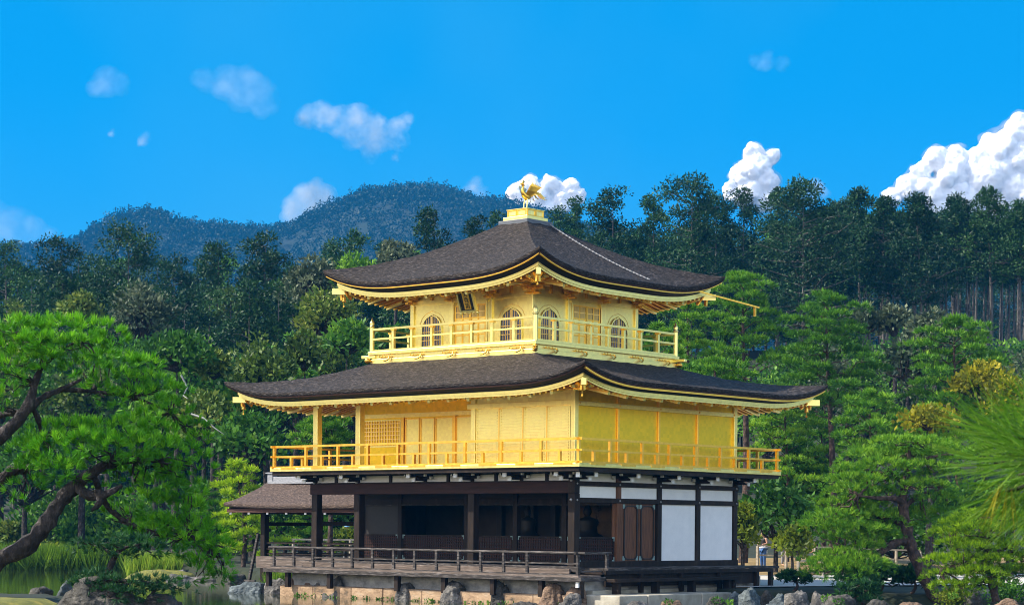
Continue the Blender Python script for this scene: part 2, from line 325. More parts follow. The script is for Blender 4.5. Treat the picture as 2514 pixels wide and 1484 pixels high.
# ------------------------------------------------------------------ terrain, water, path
def sst(a, b, x):
    t = np.clip((x - a) / (b - a), 0, 1); return t * t * (3 - 2 * t)
SHU = [-60, -26, -20, -17.5, -16, -13, -11, -9.5, -7.8, 1.9, 2.8, 3.2, 6.5, 7.2, 8, 14, 30, 60]
SHW = [112, 108, 106, 97, 92, 88, 84, 80, 74, 65, 65.5, 66, 67, 63.8, 62.6, 61.5, 60, 58]
def ground_h(u, w):
    u = np.asarray(u, float); w = np.asarray(w, float)
    sh = np.interp(u, SHU, SHW)
    h = -1.2 + 1.68 * sst(-1.1, .5, w - sh)
    near = -1.2 + 2.05 * sst(9, 6, w)
    isl = -1.2 + 2.48 * sst(1.15, .6, np.hypot((u + 10) / 5.2, (w - 31) / 5.))
    h = np.maximum(np.maximum(h, near), isl)
    k = sst(-.10, .10, u / np.maximum(w, 1))
    rise = sst(100, 235, w)
    h = h + (w > sh) * (.5 * sst(78, 110, w) + rise * (7 + 14 * k) + 12 * k * sst(225, 430, w))
    h = h + np.where(w > 100, .6 * np.sin(u * .13 + 1) * np.sin(w * .11) * rise, 0)
    return h
def build_ground():
    us = np.concatenate([np.linspace(-900, -80, 30)[:-1], np.linspace(-80, -26, 40)[:-1], np.arange(-26, 26, .42), np.linspace(26, 80, 40), np.linspace(80, 900, 30)[1:]])
    ws = np.concatenate([np.linspace(-60, 0, 8)[:-1], np.arange(0, 110, .42), np.arange(110, 300, 3), np.linspace(300, 1780, 60)])
    U, Wd = np.meshgrid(us, ws)
    H = ground_h(U, Wd)
    V = CAM[None] * np.array([1, 1, 0]) + U.ravel()[:, None] * RT + Wd.ravel()[:, None] * FW; V[:, 2] = H.ravel() + np.random.default_rng(1).normal(0, .012, H.size)
    n = len(us); i = np.arange(len(ws) - 1)[:, None] * n + np.arange(n - 1)[None]; i = i.ravel()
    tag(mesh_np('ground', V, np.stack([i, i + 1, i + n + 1, i + n], 1), M['ground'], smooth=True), kind='structure')
build_ground()
def sheet(name, pts, z, mat):
    mb = MB(); mb.add([(*xy(u, w), z) for u, w in pts], [tuple(range(len(pts)))])
    return tag(mb.build(name, mat), kind='structure')
sheet('pond_water', [(-140, 1), (140, 1), (140, 140), (-140, 140)], 0, M['water'])
def strip(name, mat, rows, dz, n=40):
    """ground-hugging band: rows of (u, w_near, w_far)"""
    us = np.linspace(rows[0][0], rows[-1][0], n); a = np.interp(us, [r[0] for r in rows], [r[1] for r in rows]); b = np.interp(us, [r[0] for r in rows], [r[2] for r in rows])
    V = []; m = 14
    for i in range(n):
        for j in range(m):
            w = a[i] + (b[i] - a[i]) * j / (m - 1); x, y = xy(us[i], w); V.append((x, y, float(ground_h(us[i], w)) + dz))
    i = (np.arange(n - 1)[:, None] * m + np.arange(m - 1)[None]).ravel()
    return tag(mesh_np(name, np.array(V), np.stack([i, i + m, i + m + 1, i + 1], 1), mat, smooth=True), kind='structure')
strip('gravel_path', M['path'], [(2.5, 66.5, 79), (6, 66, 82), (12, 70, 83), (20, 74, 86), (40, 80, 94)], .045)
strip('dry_lawn', M['lawn'], [(3, 79.8, 100), (12, 84, 102), (22, 88, 106), (34, 92, 110)], .05)
tag(None or strip('mossy_bank', M['moss'], [(-13.5, 27.6, 32), (-8, 27.4, 31), (-6, 28.5, 30)], .03, 16))

# ------------------------------------------------------------------ the pavilion
B = 2.12; GZ = M['gold']
pav = thing('golden_pavilion', 'three storey pavilion covered in gold leaf with two dark bark roofs, standing over the pond', 'pavilion', (-5.83, 4.24, 0))
pav_inv = Matrix.Translation(Vector((5.83, -4.24, 0)))
def P(mb, name, mat, parent=None, label=None, bevel=0):
    """part of the pavilion, given in world coordinates"""
    o = mb.build(name, mat, None, bevel)
    if parent is None:
        o.parent = pav; o.matrix_parent_inverse = pav_inv
    else:
        o.parent = parent
    if label: o['label'] = label
    return o
def split_mb(mb):
    par = list(range(len(mb.v)))
    def find(i):
        while par[i] != i: par[i] = par[par[i]]; i = par[i]
        return i
    for f in mb.f:
        r = find(f[0])
        for i in f[1:]: par[find(i)] = r
    groups = {}
    for f, sm in zip(mb.f, mb.smooth): groups.setdefault(find(f[0]), []).append((f, sm))
    out = []
    for g_ in groups.values():
        ids = sorted({i for f, _ in g_ for i in f}); mp = {i: k for k, i in enumerate(ids)}; m2 = MB()
        m2.v = [mb.v[i] for i in ids]; m2.f = [tuple(mp[i] for i in f) for f, _ in g_]; m2.smooth = [sm for _, sm in g_]; out.append(m2)
    return out
def PE(mb, name, mat, parent=None, **k):
    for m2 in split_mb(mb): P(m2, name, mat, parent, **k)
FR = Wall((0, 0), (1, 0), (0, -1))            # front (south): a = X, n = -Y
RI = Wall((0, 0), (0, 1), (1, 0))             # right (east): a = Y, n = X

# ---- storey 1
FZ = 1.2
P(MB().box(-11.9, .25, -.12, 8.75, 1.06, 1.2), 'floor', M['wood_grey'])
o = MB()                                               # outer lower veranda along the front
for i in range(6): o.box(-12.9, 1.2 if i > 2 else 1.2, -1.2 + i * .18, -1.03 + i * .18, .93, .985)
P(o, 'front_veranda', M['plank'])
o = MB().box(-13.05, 1.35, -1.24, -1.13, .80, .93); o.box(1.1, 1.21, -1.13, .1, .80, .93); o.box(-13.0, -12.89, -1.13, 1.9, .80, .93)
P(o, 'veranda_beam', M['wood_grey'], bevel=.008)
o = MB().box(-12.2, .0, -.2, -.14, .99, 1.155); P(o, 'veranda_step', M['plank'], bevel=.008)
o = MB()
for i in range(5): o.box(.27 + i * .19, .45 + i * .19, .22, 9.5, 1.12, 1.19)
P(o, 'side_veranda', M['wood_grey'])
o = MB().box(.2, 1.22, .1, .2, 1.0, 1.12); o.box(1.12, 1.22, .2, 9.12, 1.0, 1.115); o.box(.3, 1.12, 9.0, 9.12, 1.0, 1.115); P(o, 'side_veranda_beam', M['wood'], bevel=.006)
o = MB().box(1.03, 1.09, .25, 8.4, .62, 1.0); P(o, 'skirting_board', M['wood'])
for y in (1.9, 4.0, 6.1, 8.2, 9.04):
    P(MB().box(1.1, 1.24, y - .07, y + .07, .42, 1.0), 'veranda_post', M['wood'], bevel=.006)
for x, y in ((.35, 9.04), (-1.2, 9.2)): P(MB().box(x - .07, x + .07, y - .07, y + .07, .42, 1.0), 'veranda_post', M['wood'], bevel=.006)
for x in (-12.95, -11.97, -9.86, -6.64, -4.51, -2.39, -.4, 1.15):
    P(MB().box(x - .085, x + .085, -1.12, -.96, .3, .80), 'veranda_post', M['wood'], bevel=.006)
# railing of the front veranda
rail = P(MB().tube([(-12.95, -1.05, 1.66), (-9, -1.05, 1.66), (-4, -1.05, 1.66), (1.35, -1.05, 1.66)], .045, 8), 'veranda_railing', M['wood_grey'])
o = MB().bar((-12.85, -1.05, 1.34), (1.1, -1.05, 1.34), .05, .05); o.bar((-12.85, -1.05, 1.24), (1.1, -1.05, 1.24), .04, .035); o.bar((-12.85, -1.05, 1.0), (1.1, -1.05, 1.0), .09, .05)
o.bar((1.05, -1.2, 1.66), (1.05, .55, 1.66), .07, .07); o.bar((1.05, -1.0, 1.1), (1.05, .35, 1.1), .05, .05); o.bar((-12.68, -1.0, 1.66), (-12.68, 3., 1.66), .07, .07); o.bar((-12.68, -1.0, 1.36), (-12.68, 3., 1.36), .05, .05)
P(o, 'rail_bar', M['wood_grey'], rail)
for x in (-12.68, -11.66, -10.69, -9.73, -8.77, -7.8, -6.81, -5.85, -4.87, -3.89, -2.93, -1.96, -.98, 1.05):
    P(MB().box(x - .045, x + .045, -1.09, -1.01, .985, 1.66), 'post', M['wood_grey'], rail, bevel=.005)
P(MB().box(1.01, 1.09, .3, .39, .985, 1.66), 'post', M['wood_grey'], rail, bevel=.005)
P(MB().box(1.08, 1.18, -1.18, -1.08, .62, .93), 'post', M['paint_white'], rail)
# pillars
def pillar(x, y, z0, z1, r, mat, nm='pillar'):
    P(MB().box(x - r, x + r, y - r, y + r, z0, z1), nm, mat, bevel=.02)
for x in (0, -2 * B, -4.5 * B, -5.5 * B): pillar(x, 0, FZ, 3.50, .135, M['wood'])
for y in (B, 2 * B, 3 * B, 4 * B): pillar(0, y, FZ, 4.12, .11, M['wood_brown' if y == B else 'wood'])
pillar(0, 0, 3.5, 4.12, .13, M['wood'])
for x in (-2.12, -4.24, -6.45, -9.62, -11.66): pillar(x, B, FZ, 3.7, .1, M['wood'])
for x, y in ((-11.66, 4.24), (-11.66, 6.36), (-11.66, 8.48), (-5.8, 8.48)): pillar(x, y, FZ, 4.1, .11, M['wood'])
# beams
P(MB().box(-11.9, -.13, -.11, .11, 3.5, 3.86), 'front_beam', M['wood_red'], bevel=.015)
P(MB().box(-11.85, .15, -.125, .08, 3.86, 3.9), 'front_rail_beam', M['wood'])
for z0, z1 in ((3.73, 3.88), (3.215, 3.37), (1.2, 1.38)):
    P(MB().box(-.06, .125, .13, 8.62, z0, z1), 'side_beam', M['wood'], bevel=.01)
P(MB().box(-.3, .13, 2.22, 8.6, 1.02, 1.2), 'side_beam', M['wood'])
for a in (0, B, 2 * B, 3 * B, 4 * B):                 # round nail covers on the beams
    o = MB()
    for z in (3.8, 3.29): o.ball(RI.p(a, .13, z), .035, 8, 6)
    PE(o, 'nail_cover', M['iron'])
o = MB()
for a in (0, -4.5 * B, -5.5 * B): o.ball(FR.p(a, .135, 3.9), .05, 8, 6)
o.ball(FR.p(0, .14, 3.3), .05, 8, 6); PE(o, 'nail_cover', M['iron'])
# white panels of the east side
for i in range(4):
    a0, a1 = i * B + .11, (i + 1) * B - .11
    P(RI.box(MB(), a0, a1, .0, .045, 3.37, 3.73), 'white_panel', M['plaster'])
    P(RI.box(MB(), a0, a1, .0, .04, 3.88, 4.14), 'white_panel', M['plaster'])
    if i >= 2: P(RI.box(MB(), a0 + .03, a1 - .03, .0, .05, 1.38, 3.215), 'white_panel', M['plaster'])
xs = [-11.66, -10.63, -9.54, -7.98, -6.36, -5.32, -4.24, -3.21, -2.12, -1.06, 0]
for a, b in zip(xs, xs[1:]):
    P(FR.box(MB(), a + .05, b - .05, -.05, .03, 3.9, 4.14), 'white_panel', M['plaster'])
    P(FR.box(MB(), a - .055, a + .055, -.06, .09, 3.9, 4.14), 'strut', M['wood'])
# inner transom of the front veranda
P(MB().box(-11.6, -.1, B - .03, B + .0, 3.38, 3.7), 'transom', M['brown_wall'])
P(MB().box(-11.6, -.1, B - .06, B + .06, 3.18, 3.38), 'transom_beam', M['wood'])
P(MB().bar((-11.5, B - .08, 3.17), (-.2, B - .08, 3.17), .03, .03), 'curtain_rod', M['wood_grey'])
P(MB().box(-11.8, .0, -.05, 8.5, 4.12, 4.16), 'ceiling', M['wood'])
# lattice half panels
def lattice(Wl, a0, a1, z0, z1, mf, ml, mbk, n0=0., step=.105, name='lattice_panel'):
    o = MB(); f = .045
    for z in (z0, z1 - f): Wl.box(o, a0, a1, n0, n0 + .05, z, z + f)
    for a in (a0, a1 - f): Wl.box(o, a, a + f, n0, n0 + .05, z0 + f, z1 - f)
    root = P(o, name, mf)
    o = MB(); k = max(2, int((a1 - a0) / step))
    for i in range(1, k):
        a = a0 + (a1 - a0) * i / k; Wl.box(o, a - .016, a + .016, n0 + .012, n0 + .032, z0 + f, z1 - f)
    k = max(2, int((z1 - z0) / step))
    for i in range(1, k):
        z = z0 + (z1 - z0) * i / k; Wl.box(o, a0 + f, a1 - f, n0 + .016, n0 + .036, z - .016, z + .016)
    P(o, 'lattice_bars', ml, root)
    P(Wl.box(MB(), a0 + f, a1 - f, n0 - .01, n0 + .004, z0 + f, z1 - f), 'backing', mbk, root)
    if mf is M['wood']:
        o = MB()
        for a, d in ((a0, 1), (a1, -1)):
            for z, e in ((z0, 1), (z1, -1)):
                Wl.box(o, min(a, a + d * .11), max(a, a + d * .11), n0 + .05, n0 + .056, min(z, z + e * .04), max(z, z + e * .04))
                Wl.box(o, min(a, a + d * .04), max(a, a + d * .04), n0 + .05, n0 + .056, min(z + e * .04, z + e * .13), max(z + e * .04, z + e * .13))
        PE(o, 'corner_fitting', M['metal_green'], root)
    return root
F2 = Wall((0, B), (1, 0), (0, -1))
for a0, a1 in ((-11.54, -9.73), (-9.5, -6.56), (-6.33, -4.35), (-4.13, -2.23), (-2.0, -.12)):
    lattice(F2, a0, a1, 1.3, 2.14, M['wood'], M['wood_red'], M['black'])
lattice(RI, .2, 1.98, 1.38, 2.14, M['wood'], M['wood_red'], M['black'], -.02)
# pair of doors, east side
for a0, a1 in ((2.36, 3.21), (3.23, 4.08)):
    d = P(RI.box(MB(), a0, a1, -.02, .03, 1.38, 3.215), 'door', M['wood_brown'], label='brown wooden door leaf with rounded panel')
    pts = []; c = (a0 + a1) / 2; hw = .31; r = .16
    for cx_, cz_, t0 in ((c + hw - r, 3.12 - r, 0), (c - hw + r, 3.12 - r, 90), (c - hw + r, 1.46 + r, 180), (c + hw - r, 1.46 + r, 270)):
        for k in range(6):
            t = R(t0 + k * 18); pts.append((cx_ + r * math.cos(t), cz_ + r * math.sin(t)))
    outer = []
    for (a, z) in pts: outer.append((c + (a - c) * 1.12, 2.29 + (z - 2.29) * 1.045))
    P(RI.rim(MB(), outer, pts, .03, .062), 'panel_frame', M['black'], d)
    o = MB()
    for a in (a0 + .08, a1 - .08):
        for z in (1.47, 3.12): RI.box(o, a - .06, a + .06, .03, .045, z - .07, z + .07)
    PE(o, 'fitting', M['metal_green'], d)
P(RI.box(MB(), 1.98, 2.36, -.03, .06, 1.38, 3.215), 'door_jamb', M['wood_brown'])
# dim room inside
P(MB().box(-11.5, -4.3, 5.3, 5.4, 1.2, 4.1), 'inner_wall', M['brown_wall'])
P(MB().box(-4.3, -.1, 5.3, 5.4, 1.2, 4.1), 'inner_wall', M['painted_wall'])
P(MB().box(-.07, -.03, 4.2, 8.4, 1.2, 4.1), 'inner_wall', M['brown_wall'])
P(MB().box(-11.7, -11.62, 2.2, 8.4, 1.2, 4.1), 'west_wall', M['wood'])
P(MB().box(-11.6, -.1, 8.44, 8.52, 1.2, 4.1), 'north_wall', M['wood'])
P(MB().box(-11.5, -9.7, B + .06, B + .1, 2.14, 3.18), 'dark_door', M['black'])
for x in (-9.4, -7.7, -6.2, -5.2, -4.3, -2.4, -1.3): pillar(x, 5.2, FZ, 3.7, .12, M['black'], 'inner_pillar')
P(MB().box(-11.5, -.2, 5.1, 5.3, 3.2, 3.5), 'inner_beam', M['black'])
# brackets under the balcony
def bracket(Wl, a, corner=False):
    o = MB()
    for z, n1, h in ((3.93, .45, .1), (4.04, .85, .1)):
        Wl.box(o, a - .06, a + .06, 0, n1, z, z + h * .9)
    Wl.box(o, a - .32, a + .32, .1, .2, 3.985, 4.075); Wl.box(o, a - .42, a + .42, .48, .58, 4.07, 4.14)
    for da in (-.3, 0, .3): Wl.box(o, a + da - .07, a + da + .07, .08, .22, 4.075, 4.13)
    Wl.prism(o, [(a - .05, 3.93), (a + .05, 3.93), (a + .05, 3.99), (a - .05, 3.99)], .45, .6)
    b = P(o, 'bracket', M['wood'])
    o = MB()
    Wl.box(o, a - .07, a + .07, .6, .64, 3.89, 4.01); Wl.box(o, a - .075, a + .075, .85, .89, 4.01, 4.14)
    for s in (-1, 1): Wl.box(o, a + s * .42 - .03 + s * .03, a + s * .42 + .03 + s * .03, .48, .58, 4.07, 4.14)
    for s in (-1, 1): Wl.box(o, a + s * .32 - .03 + s * .03, a + s * .32 + .03 + s * .03, .1, .2, 3.985, 4.075)
    PE(o, 'bracket_tip', M['paint_white'], b)
for x in (0, -B, -2 * B, -3 * B, -4.5 * B, -5.5 * B): bracket(FR, x)
for y in (0, B, 2 * B, 3 * B, 4 * B): bracket(RI, y)
o = MB().bar((0, 0, 4.0), (.85, -.85, 4.05), .1, .16); b = P(o, 'bracket', M['wood'])
P(MB().bar((.85, -.85, 4.05), (.88, -.88, 4.05), .12, .16), 'bracket_tip', M['paint_white'], b)

# ---- storey 2
X0, X1, Y0, Y1 = -5.5 * B, 0., 0., 4 * B
d2 = 1.16
P(MB().box(X0 - d2 + .06, d2 - .06, -d2 + .06, Y1 + d2 - .06, 4.15, 4.27), 'balcony_beam', M['wood'])
P(MB().box(X0 - d2, d2, -d2, Y1 + d2, 4.272, 4.40), 'balcony', M['gold'], bevel=.012)
o = MB()
for i in range(9):
    x = X0 - .6 + i * 1.55; o.box(x, x + .75, -d2 - .012, -d2 + .1, 4.345, 4.412)
for i in range(7):
    y = -.6 + i * 1.5; o.box(d2 - .1, d2 + .012, y, y + .7, 4.345, 4.412)
PE(o, 'balcony_edging', M['gold_trim_shade'])
def railing(nm, mat, x0, x1, y0, y1, zb, zm, zt, tall, short, r=.045, round_top=False, ext=.16):
    o = MB()
    for (p, q) in (((x0 - ext, y0), (x1 + ext, y0)), ((x1, y0 - ext), (x1, y1 + ext)), ((x1 + ext, y1), (x0 - ext, y1)), ((x0, y1 + ext), (x0, y0 - ext))):
        dz = .0 if p[1] == q[1] else .002
        o.bar((*p, zt - .035 + dz), (*q, zt - .035 + dz), .07, .07); o.bar((*p, zm - .03 + dz), (*q, zm - .03 + dz), .065, .06); o.bar((*p, zb + .03 + dz), (*q, zb + .03 + dz), .1, .06)
    root = P(o, nm, mat)
    for (x, y, z1) in tall + short: P(MB().box(x - r, x + r, y - r, y + r, zb + .06, z1), 'post', mat, root)
    return root
rx0, rx1, ry0, ry1 = X0 - 1.05, 1.05, -1.05, Y1 + 1.05
tall, short = [], []
fx = [(-12.71, 1), (-11.83, 0), (-11.09, 1), (-10.3, 0), (-9.5, 1), (-8.78, 0), (-8.06, 1), (-7.34, 0), (-6.65, 1), (-5.92, 0), (-5.23, 1), (-4.45, 0), (-3.65, 1), (-2.88, 0), (-2.1, 1), (-1.27, 0), (-.45, 1), (.3, 0), (1.05, 1)]
fy = [(-.34, 0), (.46, 1), (1.27, 0), (2.06, 1), (2.77, 0), (3.47, 1), (4.15, 0), (4.85, 1), (5.55, 0), (6.25, 1), (7.05, 0), (7.86, 1), (8.65, 0), (9.53, 1)]
for x, t in fx: (tall if t else short).append((x, ry0, 5.1 if t else 4.76)); 
for y, t in fy: (tall if t else short).append((rx1, y, 5.1 if t else 4.76))
for i in range(1, 8): (tall if i % 2 == 0 else short).append((rx0, -1.05 + i * 1.32, 5.1 if i % 2 == 0 else 4.76))
for i in range(1, 17): (tall if i % 2 == 0 else short).append((rx0 + i * .81, ry1, 5.1 if i % 2 == 0 else 4.76))
railing('balcony_railing', M['gold_trim_shade'], rx0, rx1, ry0, ry1, 4.40, 4.82, 5.17, tall, short)
# walls
def wallp(nm, Wl, a0, a1, z0, z1, mat, th=.12, n1=0., **k): return P(Wl.box(MB(), a0, a1, n1 - th, n1, z0, z1), nm, mat, **k)
wallp('east_wall', RI, 0, Y1, 4.40, 6.98, M['gold_shaded'])
for a in (B, 2 * B, 3 * B): P(RI.box(MB(), a - .05, a + .05, 0, .06, 4.40, 6.23), 'wall_post', M['gold_trim_shade'], bevel=.008)
for a in (0, 4 * B): P(MB().box(-.09, .085, a - .09, a + .09, 4.40, 6.9), 'corner_post', M['gold'], bevel=.01)
for a in (B, 2 * B, 3 * B): P(RI.box(MB(), a - .045, a + .045, 0, .05, 6.37, 6.7), 'wall_post', M['gold_trim_shade'])
P(RI.box(MB(), .09, 4 * B - .09, 0, .075, 6.23, 6.37), 'wall_rail', M['gold'], bevel=.008)
P(RI.box(MB(), .09, 4 * B - .09, 0, .05, 4.40, 4.5), 'wall_rail', M['gold_trim_shade'])
o = MB()
for a in (.12, B, 2 * B, 3 * B, 4 * B - .12): o.ball(RI.p(a + .04, .08, 6.3), .03, 8, 6)
PE(o, 'nail_cover', M['gold_trim_shade'])
wallp('front_wall', FR, -2 * B, 0, 4.40, 6.98, M['gold'])
P(FR.box(MB(), -2 * B - .1, -2 * B + .1, -.1, .06, 4.40, 6.9), 'corner_post', M['gold'], bevel=.01)
P(FR.box(MB(), -2 * B - .25, -.09, 0, .075, 6.23, 6.4), 'wall_rail', M['gold'], bevel=.008)
for a0, a1 in ((-4.1, -3.14), (-3.09, -2.12), (-2.07, -1.12), (-1.07, -.14)):           # slatted shutters
    s = P(FR.box(MB(), a0, a1, 0, .02, 4.46, 6.2), 'shutter', M['gold'])
    o = MB(); k = 18
    for i in range(k):
        z = 4.52 + i * (1.64 / k); FR.box(o, a0 + .06, a1 - .06, .02, .05, z, z + .05)
    for a in (a0, a1 - .05): FR.box(o, a, a + .05, .02, .045, 4.46, 6.2)
    P(o, 'slats', M['gold'], s)
o = MB()
for a in (-3.115, -2.095, -1.095): FR.box(o, a - .022, a + .022, 0, .05, 4.42, 6.22)
PE(o, 'wall_post', M['gold_trim_shade'])
for x in (-4.5 * B, -5.5 * B): P(MB().box(x - .115, x + .115, -.115, .115, 4.40, 6.9), 'pillar', M['gold'], bevel=.015)
P(MB().box(X0 - .1, -2 * B - .1, -.08, .08, 6.62, 6.9), 'front_beam', M['gold_trim_shade'], bevel=.01)
P(MB().box(X0 - .1, -2 * B - .1, .06, B, 6.88, 6.93), 'veranda_ceiling', M['gold_trim_shade'])
wallp('recess_wall', F2, X0, -2 * B, 4.40, 6.9, M['gold_shaded'])
P(MB().box(-2 * B - .06, -2 * B + .06, .06, B, 4.4, 6.9), 'recess_side_wall', M['gold_shaded'])
P(MB().box(X0 - .06, X0 + .06, B, Y1, 4.4, 6.9), 'west_wall', M['gold_shaded'])
P(MB().box(X0, X1, Y1 - .06, Y1 + .06, 4.4, 6.9), 'north_wall', M['gold_shaded'])
P(F2.box(MB(), X0, -2 * B - .1, 0, .07, 6.22, 6.36), 'wall_rail', M['gold'])
lattice(F2, -11.5, -9.64, 5.2, 6.16, M['gold'], M['lattice_gold'], M['gold_shaded'], .01, .125)
for a0, a1 in ((-9.42, -8.72), (-8.68, -8.0), (-7.96, -7.12), (-7.0, -6.0)):
    d = P(F2.box(MB(), a0, a1, .0, .04, 4.46, 6.18), 'sliding_door', M['gold'])
    o = MB()
    for a in (a0, a1 - .04): F2.box(o, a, a + .04, .04, .06, 4.46, 6.18)
    for z in (4.46, 6.14): F2.box(o, a0 + .04, a1 - .04, .04, .06, z, z + .04)
    P(o, 'frame', M['gold_trim_shade'], d)
for a in (-9.52, -7.05, -5.9): P(F2.box(MB(), a - .06, a + .06, 0, .09, 4.40, 6.22), 'wall_post', M['gold_trim_shade'])

# ---- roofs
def ring(cx, cy, hx, hy, n=44):
    """perimeter samples: (x, y, distance to the nearer corner of the side)"""
    out = []; s = [(1 - math.cos(math.pi * (i / n))) / 2 for i in range(n)]
    cs = [(cx + hx, cy - hy), (cx + hx, cy + hy), (cx - hx, cy + hy), (cx - hx, cy - hy)]
    for k in range(4):
        (xa, ya), (xb, yb) = cs[k], cs[(k + 1) % 4]; Ln = math.hypot(xb - xa, yb - ya)
        for t in s: out.append((xa + (xb - xa) * t, ya + (yb - ya) * t, Ln * min(t, 1 - t)))
    return out
def eave_ring(rc, e, z, up, L):
    cx, cy, hx, hy = rc
    return [(x, y, z + up * max(0, 1 - d / L) ** 3) for x, y, d in ring(cx, cy, hx + e, hy + e)]
def bark_roof(nm, rc, e, zb, th, up, L, rct, zt, prof, seed):
    A = ring(rc[0], rc[1], rc[2] + e, rc[3] + e); T = ring(*rct); rings = []; m = 22
    rings.append(eave_ring(rc, e - .30, zb + .02, up * .9, L)); rings.append(eave_ring(rc, e - .04, zb, up, L))
    rings.append(eave_ring(rc, e - .01, zb + th * .5, up * 1.0, L))
    rg = np.random.default_rng(seed)
    for i in range(m + 1):
        t = i / m; r = []
        g = prof(t)
        for (xa, ya, d), (xb, yb, _) in zip(A, T):
            u = up * max(0, 1 - d / L) ** 3 * (1 - t) ** 2.2
            j = mnoise.noise(Vector((xa * 3 + (xb - xa) * t * 3, ya * 3 + (yb - ya) * t * 3, seed))) * .035 * (1 if 0 < i else .5)
            r.append((xa + (xb - xa) * t, ya + (yb - ya) * t, zb + th + (zt - zb - th) * g + u + j))
        rings.append(r)
    return P(MB().loft(rings), nm, M['bark'])
def under_eave(roof, rc, e, zb, up, L, ef, zf1, zf0, wall_z, mf, n_end):
    P(MB().loft([eave_ring(rc, e - .035, zb + .005, up, L), eave_ring(rc, e - .06, zb - .035, up, L), eave_ring(rc, e - .14, zb - .035, up, L)], smooth=False), 'eave_edge', M['bark_edge'], roof)
    P(MB().loft([eave_ring(rc, e - .10, zb - .033, up, L), eave_ring(rc, e - .16, zb - .055, up * .98, L), eave_ring(rc, ef - .02, zf1 + .012, up * .86, L)], smooth=False), 'eave_board', M['black'], roof)
    P(MB().loft([eave_ring(rc, ef - .06, zf1, up * .86, L), eave_ring(rc, ef, zf1, up * .86, L), eave_ring(rc, ef, zf0 + .06, up * .86, L), eave_ring(rc, ef - .03, zf0 + .055, up * .84, L), eave_ring(rc, ef - .03, zf0, up * .84, L), eave_ring(rc, ef - .09, zf0, up * .84, L)], smooth=False), 'fascia', mf, roof)
    P(MB().loft([eave_ring(rc, ef - .08, zf0 + .05, up * .8, L), eave_ring(rc, ef * .5, zf0 + .05 + (wall_z - zf0) * .5, up * .25, L), eave_ring(rc, -.05, wall_z, 0, L)], smooth=False), 'soffit', M['gold_trim_shade'], roof)
    o = MB(); oe = MB(); cx, cy, hx, hy = rc
    def zl(d, k): return up * k * max(0, 1 - d / L) ** 3
    for side in range(4):
        half = hx if side % 2 == 0 else hy
        n = int(2 * (half + ef) / .24)
        for i in range(n + 1):
            a = -(half + ef - .1) + 2 * (half + ef - .1) * i / n; d = (half + ef) - abs(a)
            inn = max(0, abs(a) - half)
            p1 = (a, ef - .09, zf0 + .0 + zl(d, .82)); p0 = (a, min(inn, ef - .15), zf0 + (wall_z - .06 - zf0) * (1 - min(inn, ef - .15) / ef) + zl(d, .1))
            def tr(q):
                a_, n_, z_ = q
                return {0: (cx + a_, cy - hy - n_, z_), 1: (cx + hx + n_, cy + a_, z_), 2: (cx - a_, cy + hy + n_, z_), 3: (cx - hx - n_, cy - a_, z_)}[side]
            o.bar(tr(p0), tr(p1), .08, .09)
        for i in range(n_end[side % 2] + 1):
            a = -(half + ef - .5) + 2 * (half + ef - .5) * i / n_end[side % 2]; d = (half + ef) - abs(a); inn = max(0, abs(a) - half)
            if inn > ef - .35: continue
            z = zf0 - .05 + zl(d, .8)
            oe.bar(tr((a, max(inn, ef - .9), z + .18)), tr((a, ef - .13, z)), .11, .1)
    P(o, 'rafters', M['gold_trim_shade'], roof)['kind'] = 'stuff'; PE(oe, 'beam_end', M['gold'], roof)
    # hip beams at the corners
    for sx in (-1, 1):
        for sy in (-1, 1):
            P(MB().bar((cx + sx * hx, cy + sy * hy, wall_z - .15), (cx + sx * (hx + ef + .12), cy + sy * (hy + ef + .12), zf0 + up * .62), .15, .2), 'hip_beam', M['gold'], roof)
RC2 = ((X0 + X1) / 2, Y1 / 2, -X0 / 2, Y1 / 2)
RCT = (-6.09, 4.54, 3.75, 3.75)
roof2 = bark_roof('lower_roof', RC2, 2.3, 6.75, .13, .50, 3.6, RCT, 8.02, lambda t: t * (.72 + .28 * t), 3)
under_eave(roof2, RC2, 2.3, 6.75, .50, 3.6, 1.96, 6.60, 6.45, 6.92, M['gold'], (17, 13))
RC3 = (-6.09, 4.54, 2.73, 2.73)
roof3 = bark_roof('upper_roof', RC3, 2.22, 10.44, .15, .63, 4.1, (-6.09, 4.54, .62, .62), 12.9, lambda t: t * (.76 + .24 * t), 9)
under_eave(roof3, RC3, 2.22, 10.44, .63, 4.1, 1.86, 10.25, 10.09, 10.62, M['gold'], (9, 9))
# gutters under the eaves
def gutter(rc, e, z, up, L, sides, parent):
    r = eave_ring(rc, e, z, up, L); n = len(r) // 4; o = MB()
    for s in sides:
        pts = [r[(s * n + i) % len(r)] for i in range(1, n + 1)]
        for a, b in zip(pts, pts[1:]): o.bar(a, b, .07, .06)
    return P(o, 'gutter', M['gold_trim_shade'], parent)
gutter(RC3, 2.12, 10.40, .62, 4.1, (3, 0), roof3)
gutter(RC2, 2.2, 6.69, .49, 3.6, (0,), roof2)
pA, pB = Vector((-1.3, 8.2, 10.59)), Vector((-1.0, 11.35, 10.29))
o = MB().bar(pA, pB, .05, .05); o.bar(pB - Vector((0, .25, .02)), pB - Vector((0, .25, .33)), .07, .07); P(o, 'drain_spout', M['gold_trim_shade'], roof3)

